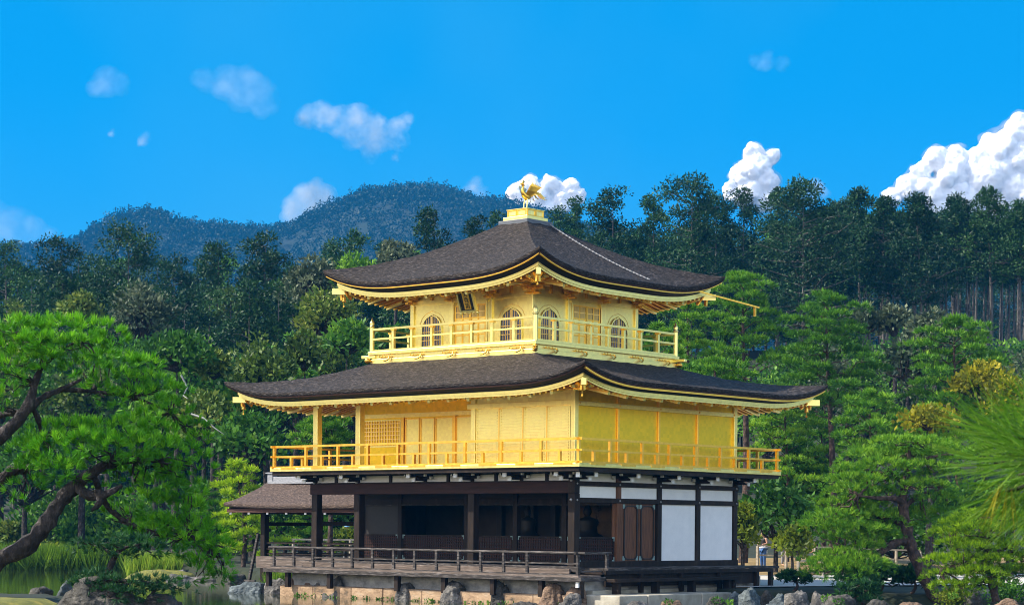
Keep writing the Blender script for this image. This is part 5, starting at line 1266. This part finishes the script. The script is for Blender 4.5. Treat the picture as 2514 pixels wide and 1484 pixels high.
# near pine on the left islet
q = at(-90, 1480, 31)
shaped_pine('near_pine', 'large near pine with twisting dark trunk reaching in from the left edge', GP, (q[0], q[1], .9),
    [(-110, 1520, 0, .19), (-60, 1430, 0, .18), (0, 1372, 0, .15), (60, 1342, 0, .135), (110, 1290, 0, .12), (145, 1232, 0, .115), (190, 1185, 0, .10), (230, 1158, 0, .08), (270, 1135, 0, .075), (330, 1128, 0, .05), (390, 1130, -.1, .025)],
    [[(-120, 1330, .4, .15), (-60, 1240, .4, .12), (0, 1180, .4, .10), (30, 1155, .4, .09), (60, 1150, .4, .07), (95, 1142, .4, .035)],
     [(-120, 1240, -.3, .16), (-50, 1120, -.3, .12), (0, 1072, -.3, .10), (45, 1030, -.3, .085), (70, 990, -.3, .075), (85, 940, -.3, .06), (100, 900, -.3, .045), (110, 850, -.3, .02)],
     [(60, 1010, -.3, .07), (105, 975, -.1, .055), (150, 955, .1, .04), (200, 930, .2, .02)], [(-60, 1045, .5, .07), (0, 1018, .4, .055), (40, 1010, .1, .045), (65, 1000, -.2, .03)],
     [(75, 990, -.3, .05), (95, 1030, -.1, .04), (100, 1065, 0, .015)],
     [(185, 1190, 0, .08), (220, 1215, -.2, .07), (260, 1212, -.3, .06), (300, 1190, -.3, .03)], [(240, 1200, -.3, .06), (245, 1232, -.3, .05), (225, 1252, -.3, .02)],
     [(230, 1165, 0, .05), (260, 1235, .3, .045), (320, 1285, .4, .045), (390, 1310, .4, .035), (460, 1312, .4, .025), (520, 1330, .4, .012)],
     [(150, 955, .1, .04), (230, 960, .5, .035), (330, 975, .7, .03), (420, 1010, .8, .015)], [(270, 1135, 0, .04), (300, 1090, .2, .03), (330, 1060, .2, .012)], [(100, 905, -.3, .03), (150, 860, -.2, .02), (200, 830, -.1, .01)]],
    [(20, 800, 75, 22, -.3), (90, 810, 70, 24, 0), (160, 808, 75, 24, .1), (235, 815, 70, 26, .2), (275, 835, 45, 24, .2), (60, 845, 85, 24, -.4), (140, 845, 75, 22, -.5), (210, 855, 70, 24, -.2), (20, 880, 50, 24, -.4), (-20, 830, 60, 30, 0), (110, 885, 60, 18, -.5),
     (215, 905, 60, 22, .6), (265, 885, 55, 20, .8), (330, 895, 70, 20, .9), (290, 935, 80, 26, .6), (370, 940, 70, 24, .8), (240, 965, 60, 20, .4), (330, 975, 80, 24, .7), (410, 965, 60, 22, .9), (430, 1005, 60, 24, .9), (370, 1020, 70, 22, .7), (460, 1055, 55, 30, .9), (490, 1085, 35, 26, .9),
     (30, 945, 50, 26, -.4), (0, 985, 60, 26, 0), (30, 905, 50, 20, -.6),
     (110, 1065, 55, 24, 0), (70, 1105, 60, 24, 0), (130, 1100, 70, 26, -.3), (180, 1060, 70, 26, 0), (250, 1058, 75, 26, .1), (320, 1050, 70, 26, .2), (380, 1062, 60, 24, .2), (220, 1090, 80, 24, -.5), (300, 1092, 85, 26, -.4), (385, 1100, 75, 26, -.1), (440, 1110, 60, 28, .2), (480, 1140, 45, 30, .3), (100, 1150, 70, 24, -.1), (150, 1150, 60, 20, -.5), (360, 1140, 80, 22, .3), (430, 1160, 70, 24, .3),
     (70, 1200, 60, 26, .3), (300, 1170, 70, 22, .4), (240, 1130, 60, 18, .3), (380, 1190, 80, 24, .5), (450, 1205, 60, 24, .5), (340, 1230, 80, 24, .5), (420, 1245, 80, 26, .6), (290, 1265, 60, 22, .5), (480, 1255, 50, 26, .5),
     (400, 1290, 70, 22, .5), (460, 1295, 60, 24, .5), (510, 1310, 55, 30, .4), (540, 1345, 40, 32, .3), (470, 1340, 70, 26, .4), (520, 1375, 50, 30, .3), (545, 1400, 30, 26, .3), (430, 1330, 60, 22, .5), (350, 1310, 60, 18, .5), (490, 1405, 40, 20, .3)],
    31, 'pine_near', 'trunk', .15, .0105, 26, 52, .36, True, .35)
q = at(265, 1420, 30)
shaped_pine('dwarf_pine', 'dark drooping dwarf pine growing on the big mossy rock at bottom left', GP, (q[0], q[1], 1.0),
    [(262, 1440, 0, .06), (268, 1400, 0, .055), (282, 1365, 0, .045), (300, 1345, 0, .03), (340, 1335, 0, .015)], [[(265, 1420, 0, .04), (320, 1425, -.1, .03), (390, 1430, -.1, .015)], [(280, 1365, 0, .03), (250, 1340, .1, .02), (220, 1330, .1, .01)]],
    [(280, 1325, 55, 16, 0), (220, 1335, 50, 18, 0), (340, 1330, 60, 20, .1), (270, 1350, 60, 18, -.1), (360, 1350, 50, 16, .1), (240, 1415, 55, 18, -.2), (300, 1430, 70, 18, -.3), (370, 1428, 70, 18, -.2), (420, 1440, 50, 16, -.1), (290, 1455, 70, 18, -.3), (360, 1455, 60, 18, -.2), (200, 1425, 40, 14, 0)],
    30, 'juniper', 'trunk', .12, .012, 18, 34, .42, True, .5)
# needle spray close to the camera at the right edge
q = at(2640, 1150, 3.6); ns = thing('pine_bough', 'out of focus pine bough with long needles close up at the right edge', 'pine bough', tuple(q)); g = gen(); mb = MB(); b0 = q; parts = []
shoots = [(2480, 1075, -.25), (2440, 1135, 0), (2500, 1165, .1), (2530, 1010, .2), (2470, 1205, .05), (2560, 1110, -.1), (2540, 1240, .2), (2420, 1060, .25), (2520, 1120, -.3)]
for i, (vx, vy, dw) in enumerate(shoots):
    p1 = at(vx, vy, 3.6 + dw) - b0; p0 = at(vx + 110, vy + (15 if vy < 1150 else -25), 3.6 + dw) - b0
    mb.tube([np.zeros(3), p0, (p0 + p1) / 2 + g.normal(0, .004, 3), p1], [.009, .006, .005, .003], 7)
    for k in range(13):
        f = k / 12; P0 = p0 + (p1 - p0) * f
        A = unit((p1 - p0)[None] / np.linalg.norm(p1 - p0) * (.5 + .5 * f) + np.array([[0, 0, .10 - .45 * (vy > 1150)]]))
        parts.append(tufts(P0[None], A, 9, .5, .13, .0021, g, True, np.array([g.uniform(.3, .8)])))
mb.build('stem', M['trunk'], ns); V, F, T = merge(parts); mesh_np('needles', V, F, M['bough'], ns, T)
g = gen(); D_ = at(2470, 1180, 3.6) - b0; parts = [tufts(D_[None] + g.normal(0, .006, (5, 3)), unit(np.array([[0, 0, -1.]]) - .35 * RT + .35 * g.normal(size=(5, 3))), 6, .3, .10, .0018, g, True, g.uniform(.1, .7, 5))]
V, F, T = merge(parts); mesh_np('dry_needles', V, F, M['autumn'], ns, T)

# bleached dead branches in the wood
for pts, lb in [(((470, 1015, 90), (500, 1025, 89.5), (525, 1048, 89), (550, 1065, 89)), 'bleached curved dead branch left of the lower roof'), (((445, 920, 94), (460, 950, 94), (450, 970, 93.5), (462, 978, 93)), 'hooked pale dead branch beside the near pine')]:
    P_ = [at(*p) for p in pts]; mb = MB(); mb.tube(P_, [.045, .04, .03, .012], 7); tag(mb.build('dead_branch', M['deadwood']), lb, 'dead branch', 'dead branches in the wood')
# reeds at the far shore
def reeds(label, spots, w, hgt):
    g = gen(); parts = []
    for vx, n, sp, vy in spots:
        c = at(vx, vy, w); n = n * 2; Pn = c + (g.normal(0, sp, (n, 1))) * RT * w / 4983 + g.normal(0, .3, (n, 1)) * FW; Pn[:, 2] = -.05
        A = unit(np.array([0, 0, 1.]) + .22 * g.normal(size=(n, 3))); parts.append(tufts(Pn, A, 4, .2, hgt, .05, g, True))
    V, F, T = merge(parts); o = mesh_np('reed_grass', V, F, M['grass'], None, T); tag(o, label, 'grass', kind='stuff')
reeds('bright reed grass along the far left shore', [(60, 90, 25, 1400), (110, 160, 30, 1400), (160, 130, 25, 1400), (225, 120, 20, 1400), (270, 90, 20, 1400), (20, 120, 25, 1400), (310, 70, 15, 1400)], 105.6, 1.35)
reeds('bright reed grass clump on the mossy spit', [(365, 130, 18, 1400), (400, 130, 22, 1400), (345, 60, 8, 1400)], 91, 1.15)
reeds('bright grass under the left end of the veranda', [(680, 60, 14, 1400), (700, 50, 10, 1400)], 76, .8)
g = gen(); parts = []                                            # weeds at the waterline of the footing
for x in np.arange(-11.5, .7, .22):
    if g.random() < .5: c = np.array([[x + g.normal(0, .15), -.92, -.02]]); parts.append(clumps(c, np.array([g.uniform(.04, .2)]), 26, g, .7, .1, .05, .7))
for vx, vy, w in ((1640, 1470, 60.8), (1760, 1466, 60.8), (1790, 1472, 60.5), (2030, 1462, 59), (2060, 1470, 58.5), (2340, 1455, 58), (2460, 1445, 57)):
    c = at(vx, vy, w)[None]; parts.append(clumps(c - [0, 0, .08], np.array([.16]), 70, g, .6, .09, .04, .7))
V, F, T = merge(parts); tag(mesh_np('waterline_weeds', V, F, M['broad_green'], None, T), 'small green weeds growing along the waterline stones', 'weeds', kind='stuff')
# shrubs on the right bank
for vx, vt, w, wd, vb, lb in ((2480, 1425, 60, 90, 1484, 'low green shrub in the bottom right corner'), (2345, 1448, 60, 70, 1484, 'light green low shrub left of the upright bank rock')):
    broadleaf(vx, vt, w, wd, vb, lb, 'low shrubs on the right bank', 'maple' if vx < 2400 else 'broad_green', 'shrub', 'low_shrub', .12, .07, 60, 1.2)

# ------------------------------------------------------------------ far mountains
SK = [(-300, 640), (0, 606), (60, 604), (170, 592), (230, 550), (300, 522), (345, 516), (385, 517), (440, 541), (500, 549), (560, 551), (640, 557), (700, 552), (760, 521), (830, 489), (880, 466), (930, 456), (1000, 451), (1050, 450), (1110, 461), (1170, 479), (1230, 484), (1300, 500), (1450, 545), (1700, 600), (2100, 660), (2900, 700)]
def hill_z(u, w):
    vx = 1257 + u / w * 4983; hr = (1335 - np.interp(vx, [s[0] for s in SK], [s[1] for s in SK])) / 4983 * 1500
    t = np.clip((w - 620) / 880, 0, 1.6); prof = sst(555, 680, w) * np.where(t < 1, (.35 + .65 * (t * t * (3 - 2 * t)) ** .8) * w / 1500, 1 - .9 * (t - 1))
    return hr * prof + 9 * np.sin(u * .021 + w * .008) * np.sin(w * .013 + 1) * np.clip(t * (1 - t) * 3, 0, .6) * sst(600, 700, w) - 22
def build_hills():
    rl = lambda x, y: mnoise.fractal(Vector((x * .006, y * .006, 3.)), 1., 2., 4)
    us = np.linspace(-620, 620, 150); ws = np.linspace(560, 1750, 110); U, Wd = np.meshgrid(us, ws); U2 = U * (Wd / 1400)
    H = hill_z(U2, Wd); H = H + np.array([rl(a, b) for a, b in zip(U2.ravel(), Wd.ravel())]).reshape(H.shape) * 11 * sst(640, 800, Wd) * (1 - .7 * sst(1330, 1480, Wd)); V = CAM * np.array([1, 1, 0]) + U2.ravel()[:, None] * RT + Wd.ravel()[:, None] * FW; V[:, 2] = H.ravel()
    n = len(us); i = (np.arange(len(ws) - 1)[:, None] * n + np.arange(n - 1)[None]).ravel()
    tag(mesh_np('hills', V, np.stack([i, i + 1, i + n + 1, i + n], 1), M['hill'], smooth=True), kind='structure')
    g = gen(); N = 20000; w = g.uniform(640, 1530, N); w[:4800] = g.normal(1495, 16, 4800); u = g.uniform(-.42, .26, N) * w
    z = hill_z(u, w) + np.array([rl(a, b) for a, b in zip(u, w)]) * 11 * sst(640, 800, w) * (1 - .7 * sst(1330, 1480, w)); c = CAM * np.array([1, 1, 0]) + u[:, None] * RT + w[:, None] * FW
    h = g.uniform(5, 11, N) * np.where(g.random(N) < .12, 1.3, 1); Cn = []; Rr = []
    for k, (f, r) in enumerate(((.35, .33), (.62, .27), (.88, .16))):
        q = c.copy(); q[:, 2] = z + h * f; q += g.normal(0, .6, q.shape); Cn.append(q); Rr.append(h * r)
    V, F, T = clumps(np.concatenate(Cn), np.concatenate(Rr), 12, g, 1., 1.7, 1.2, .4)
    T = T * .3 + .3
    tag(mesh_np('hill_forest', V, F, M['hill_trees'], None, T), 'blue hazed forest covering the distant mountains', 'forest', kind='stuff')
build_hills()

# ------------------------------------------------------------------ clouds
def cloud(label, blobs, w, seed, mat='cloud', vox=3.2, rough=1.):
    """billowing cloud: blobs (vx, vy, r in photo pixels) merged to one skin"""
    g = np.random.default_rng(seed); s = w / 4983; c0 = at(blobs[0][0], blobs[0][1], w); Vs = []; Fs = []; n0 = 0
    bm = bmesh.new(); bmesh.ops.create_icosphere(bm, subdivisions=3, radius=1); SV = np.array([v.co[:] for v in bm.verts]); SF = np.array([[v.index for v in f.verts] for f in bm.faces]); bm.free()
    allb = []
    for (vx, vy, r) in blobs:
        allb.append((vx, vy, r, 0))
        for k in range(12):
            d = unit(g.normal(size=3)); rr = r * g.uniform(.2, .5)
            allb.append((vx + d[0] * r * .85, vy - d[2] * r * .85, rr, d[1] * r * .85))
    for (vx, vy, r, dd) in allb:
        V = at(vx, vy, w + dd * s) - c0 + SV * r * s; Vs.append(V); Fs.append(SF + n0); n0 += len(V)
    def skin_(nm, VV, FF, mt, vx_, disp, parent=None):
        o = mesh_np(nm, VV, FF, M[mt], parent, None, True)
        rm = o.modifiers.new('merge', 'REMESH'); rm.mode = 'VOXEL'; rm.voxel_size = vx_; rm.use_smooth_shade = True
        for i, (sc_, st_) in enumerate(disp):
            tx = bpy.data.textures.new('puff', 'CLOUDS'); tx.noise_scale = sc_; tx.noise_depth = 3
            dp = o.modifiers.new('puff', 'DISPLACE'); dp.texture = tx; dp.strength = st_ * rough; dp.mid_level = .5; dp.texture_coords = 'LOCAL'
        return o
    VV, FF = np.concatenate(Vs), np.concatenate(Fs)
    grow = lambda f: np.concatenate([v + (v - v.mean(0)) * f for v in Vs])
    if mat == 'cloud':
        o = skin_('cloud', VV, FF, mat, vox, ((30, 14), (12, 5), (6, 2))); o.location = c0
        skin_('cloud_edge', grow(.20), FF, 'cloud_edge', 5, ((24, 18),), o)
    else:                                                    # nested skins thin out towards the rim
        o = skin_('cloud', grow(.22), FF, mat, vox, ((30, 20), (10, 8))); o.location = c0
        skin_('cloud_edge', grow(-.08), FF, mat, vox, ((26, 18), (10, 8)), o); skin_('cloud_edge', grow(-.36), FF, mat, vox, ((22, 14), (10, 6)), o)
    tag(o, label, 'cloud', 'clouds in the sky')
cloud('large bright cumulus cloud at the right edge', [(2500, 330, 42), (2460, 370, 48), (2510, 400, 60), (2400, 395, 34), (2350, 385, 30), (2300, 390, 32), (2340, 430, 46), (2420, 440, 60), (2490, 470, 60), (2260, 425, 26), (2235, 460, 34), (2290, 480, 44), (2370, 500, 50), (2190, 485, 24), (2450, 530, 50)], 5200, 1)
cloud('tower shaped cloud over the tallest trees right of the roof', [(1850, 375, 24), (1895, 385, 20), (1860, 410, 36), (1820, 430, 28), (1880, 450, 34), (1840, 470, 36), (1795, 470, 22), (1880, 490, 30)], 5200, 2)
cloud('small pale cloud low behind the pale trunked cypress', [(1960, 465, 22), (2000, 460, 20), (1985, 480, 26), (2020, 478, 14)], 5200, 3, 'cloud_mid')
cloud('small bright white cloud behind the phoenix', [(1300, 450, 22), (1350, 455, 24), (1270, 475, 26), (1320, 485, 34), (1400, 462, 22), (1412, 480, 22), (1380, 495, 28), (1290, 500, 26), (1350, 515, 26)], 5200, 4)
cloud('thin torn cloud in the middle of the sky', [(755, 285, 26), (790, 285, 32), (835, 300, 36), (875, 290, 34), (905, 315, 40), (925, 345, 28), (870, 330, 30), (975, 310, 22), (965, 335, 28), (1002, 290, 14), (908, 375, 18), (907, 392, 10), (980, 345, 22)], 5200, 5, 'cloud_thin')
cloud('tiny cloud scrap under the thin torn cloud', [(975, 382, 10), (978, 392, 6)], 5200, 6, 'cloud_thin')
cloud('soft cloud resting on the saddle between the mountains', [(775, 460, 22), (750, 480, 30), (790, 485, 34), (720, 500, 24), (770, 520, 40), (720, 530, 26)], 5200, 7, 'cloud_mid')
cloud('faint puff right of the big mountain top', [(1168, 455, 20), (1180, 470, 18), (1150, 468, 12)], 5200, 8, 'cloud_thin')
cloud('tiny faint puff high on the left, right of another', [(358, 338, 14), (348, 350, 8)], 5200, 9, 'cloud_thin')
cloud('tiniest faint puff high on the left', [(277, 325, 8)], 5200, 10, 'cloud_thin')
cloud('broad faint veil of cloud high on the left', [(262, 200, 34), (290, 205, 26), (240, 215, 24)], 5200, 11, 'cloud_veil')

cloud('large faint veil above the left hump, upper of the two on the left', [(560, 205, 40), (600, 220, 48), (640, 240, 40), (500, 195, 26), (640, 265, 24)], 5200, 12, 'cloud_veil')
cloud('faint pale veil at the left edge above the low mountain shoulder', [(20, 560, 46), (70, 570, 40), (-30, 540, 50), (120, 585, 26)], 5200, 13, 'cloud_veil')
cloud('faint wisp high in the middle right of the sky', [(1880, 150, 22), (1920, 155, 18), (1850, 145, 14)], 5200, 14, 'cloud_veil')

# ------------------------------------------------------------------ path fence and visitors
def fence(label, pts, hs, w0):
    t = thing('path_railing', label, 'railing', tuple(at(*pts[0])), 'wooden railings along the path'); b = at(*pts[0])
    P_ = [at(*p) - b for p in pts]
    for dz in hs:
        for a, c in zip(P_, P_[1:]): LP(MB().bar(a - UP * dz, c - UP * dz, .07, .07), 'rail', M['fence'], t)
    for p, q in zip(pts, P_):
        u, w = uw(*(at(*p)[:2])); gz = float(ground_h(u, w)) - b[2]; LP(MB().box(q[0] - .05, q[0] + .05, q[1] - .05, q[1] + .05, gz - .1, q[2] - .03), 'post', M['fence'], t)
M['fence'] = noise_mat('pale_fence_wood', [(.3, (.2, .17, .13)), (.7, (.5, .44, .35))], 8, rough=.8, bump=.2)
fence('pale wooden path railing behind the small maple, with visitors behind it', [(1860, 1337, 89), (1930, 1339, 89), (2000, 1341, 89), (2070, 1343, 89), (2140, 1346, 89), (2200, 1348, 89), (2260, 1350, 89)], (0, .42), 89)
fence('lower pale railing in front of the lawn', [(1960, 1374, 83), (2020, 1376, 83), (2075, 1378, 83)], (0,), 83)
fence('pale railing seen through the ground floor', [(655, 1322, 90), (720, 1322, 90), (790, 1323, 90), (860, 1323, 90), (930, 1323, 90)], (0, .35), 90)

def person(vx, vhead, w, H, label, top, bottom, hair='hair', bag=None, facing=0., arm='down', cap=None, tie=False):
    q = at(vx, vhead, w); gz = q[2] - H
    t = thing('person', label, 'person', (q[0], q[1], gz), 'visitors on the path', YAW + facing)
    J = {'hip': (0, 0, .53), 'waist': (0, 0, .61), 'chest': (0, .005, .72), 'neck': (0, .0, .83), 'head0': (0, -.01, .875), 'head1': (0, -.012, .93), 'head2': (0, -.005, .985)}
    Rd = {'hip': .085, 'waist': .072, 'chest': .088, 'neck': .032, 'head0': .045, 'head1': .056, 'head2': .035}
    Ed = [('hip', 'waist'), ('waist', 'chest'), ('chest', 'neck'), ('neck', 'head0'), ('head0', 'head1'), ('head1', 'head2')]
    for s, n in ((1, 'r'), (-1, 'l')):
        if arm == 'phone': el, ha = (s * .13, -.10, .74), (s * .05, -.17, .88)
        elif arm == 'front': el, ha = (s * .145, .0, .66), (s * .08, -.13, .63)
        else: el, ha = (s * .15, .01, .64), (s * .155, -.03, .48)
        J.update({'sh' + n: (s * .105, 0, .80), 'el' + n: el, 'ha' + n: ha, 'th' + n: (s * .05, 0, .49), 'kn' + n: (s * .055, -.01, .27), 'an' + n: (s * .055, .01, .04), 'to' + n: (s * .06, -.09, .015)})
        Rd.update({'sh' + n: .036, 'el' + n: .024, 'ha' + n: .018, 'th' + n: .052, 'kn' + n: .036, 'an' + n: .024, 'to' + n: .02})
        Ed += [('chest', 'sh' + n), ('sh' + n, 'el' + n), ('el' + n, 'ha' + n), ('hip', 'th' + n), ('th' + n, 'kn' + n), ('kn' + n, 'an' + n), ('an' + n, 'to' + n)]
    ks = list(J)
    def skin(nm, keys, edges, mat, par, grow=0.):
        me = bpy.data.meshes.new(nm); kk = [k for k in ks if k in keys]; me.from_pydata([Vector(J[k]) * H for k in kk], [(kk.index(a), kk.index(b)) for a, b in edges], []); me.materials.append(mat)
        o = link(bpy.data.objects.new(nm, me), par); md = o.modifiers.new('skin', 'SKIN'); md.use_smooth_shade = True
        for i, k in enumerate(kk): me.skin_vertices[0].data[i].radius = ((Rd[k] + grow) * H, (Rd[k] * (.72 if k in ('hip', 'waist', 'chest') else 1) + grow) * H)
        me.skin_vertices[0].data[0].use_root = True
        sb = o.modifiers.new('sub', 'SUBSURF'); sb.levels = sb.render_levels = 1; return o
    skin('person', set(ks), Ed, M['skin'], t)
    up = [e for e in Ed if e[0] in ('waist', 'chest', 'hip') and e[1] in ('waist', 'chest', 'shr', 'shl')]
    skin('top', {'hip', 'waist', 'chest', 'shr', 'shl'}, [('hip', 'waist'), ('waist', 'chest'), ('chest', 'shr'), ('chest', 'shl')], M[top], t, .008)
    lg = [('hip', 'thr'), ('thr', 'knr'), ('knr', 'anr'), ('hip', 'thl'), ('thl', 'knl'), ('knl', 'anl')]
    skin('trousers', {'hip', 'thr', 'knr', 'anr', 'thl', 'knl', 'anl'}, lg, M[bottom], t, .009)
    hb = MB(); hb.ball((0, .012 * H, .945 * H), (.062 * H, .066 * H, .058 * H), 12, 8); hb.tube([(0, .05 * H, .95 * H), (0, .055 * H, .88 * H), (0, .05 * H, .80 * H)], [.05 * H, .045 * H, .02 * H], 8); LP(hb, 'hair', M[hair], t)
    fb = MB(); fb.ball((0, -.062 * H, .925 * H), (.008 * H, .014 * H, .012 * H), 6, 5); LP(fb, 'nose', M['skin'], t)
    if tie: LP(MB().tube([(0, -.06 * H, .55 * H), (.08 * H, -.02 * H, .55 * H), (.07 * H, .06 * H, .54 * H), (-.07 * H, .06 * H, .54 * H), (-.09 * H, -.02 * H, .55 * H), (0, -.06 * H, .55 * H)], .03 * H, 8).box(-.07 * H, .07 * H, .06 * H, .09 * H, .40 * H, .55 * H), 'jacket_round_waist', M['white_cloth'], t)
    if bag: LP(MB().ball((0, .13 * H, .70 * H), (.095 * H, .07 * H, .13 * H), 12, 8), 'backpack', M[bag], t)
    if cap: LP(MB().ball((0, .0, .965 * H), (.066 * H, .07 * H, .04 * H), 12, 6).box(-.05 * H, .05 * H, -.11 * H, -.05 * H, .955 * H, .963 * H), 'cap', M[cap], t)
person(1874, 1301, 90.5, 1.66, 'woman in black sleeveless top and blue jeans, white jacket tied round waist', 'black_cloth', 'denim', facing=-.9, arm='front', tie=True)
person(1925, 1297, 93, 1.68, 'person in a white top half hidden behind the small maple', 'white_cloth', 'grey_cloth', facing=.6)
person(2002, 1322, 90.5, 1.62, 'person in dark clothes with a black backpack at the railing', 'black_cloth', 'black_cloth', hair='black_cloth', bag='black_cloth', facing=-2.2, arm='front')
person(851, 1287, 92, 1.66, 'person in dark top and pale blue cap raising both hands, seen through the ground floor', 'black_cloth', 'grey_cloth', facing=.5, arm='phone', cap='blue_cap')

# ------------------------------------------------------------------ haze
def haze():
    m = bpy.data.materials.new('haze'); m.use_nodes = True; t = m.node_tree; t.nodes.remove(t.nodes['Principled BSDF'])
    v = t.nodes.new('ShaderNodeVolumePrincipled'); v.inputs['Density'].default_value = HAZE; v.inputs['Color'].default_value = (.02, .40, 1.0, 1); v.inputs['Anisotropy'].default_value = 0
    t.links.new(v.outputs[0], t.nodes['Material Output'].inputs['Volume'])
    mb = MB(); c = []
    for z in (-12, 330):
        for u, w in ((-1050, -90), (1050, -90), (1050, 1800), (-1050, 1800)): c.append((*xy(u, w), z))
    o = mb.hexa(c).build('haze', m); tag(o, 'thin blue haze filling the air', 'haze', kind='stuff'); o.display_type = 'WIRE'
HAZE = .00017
haze()
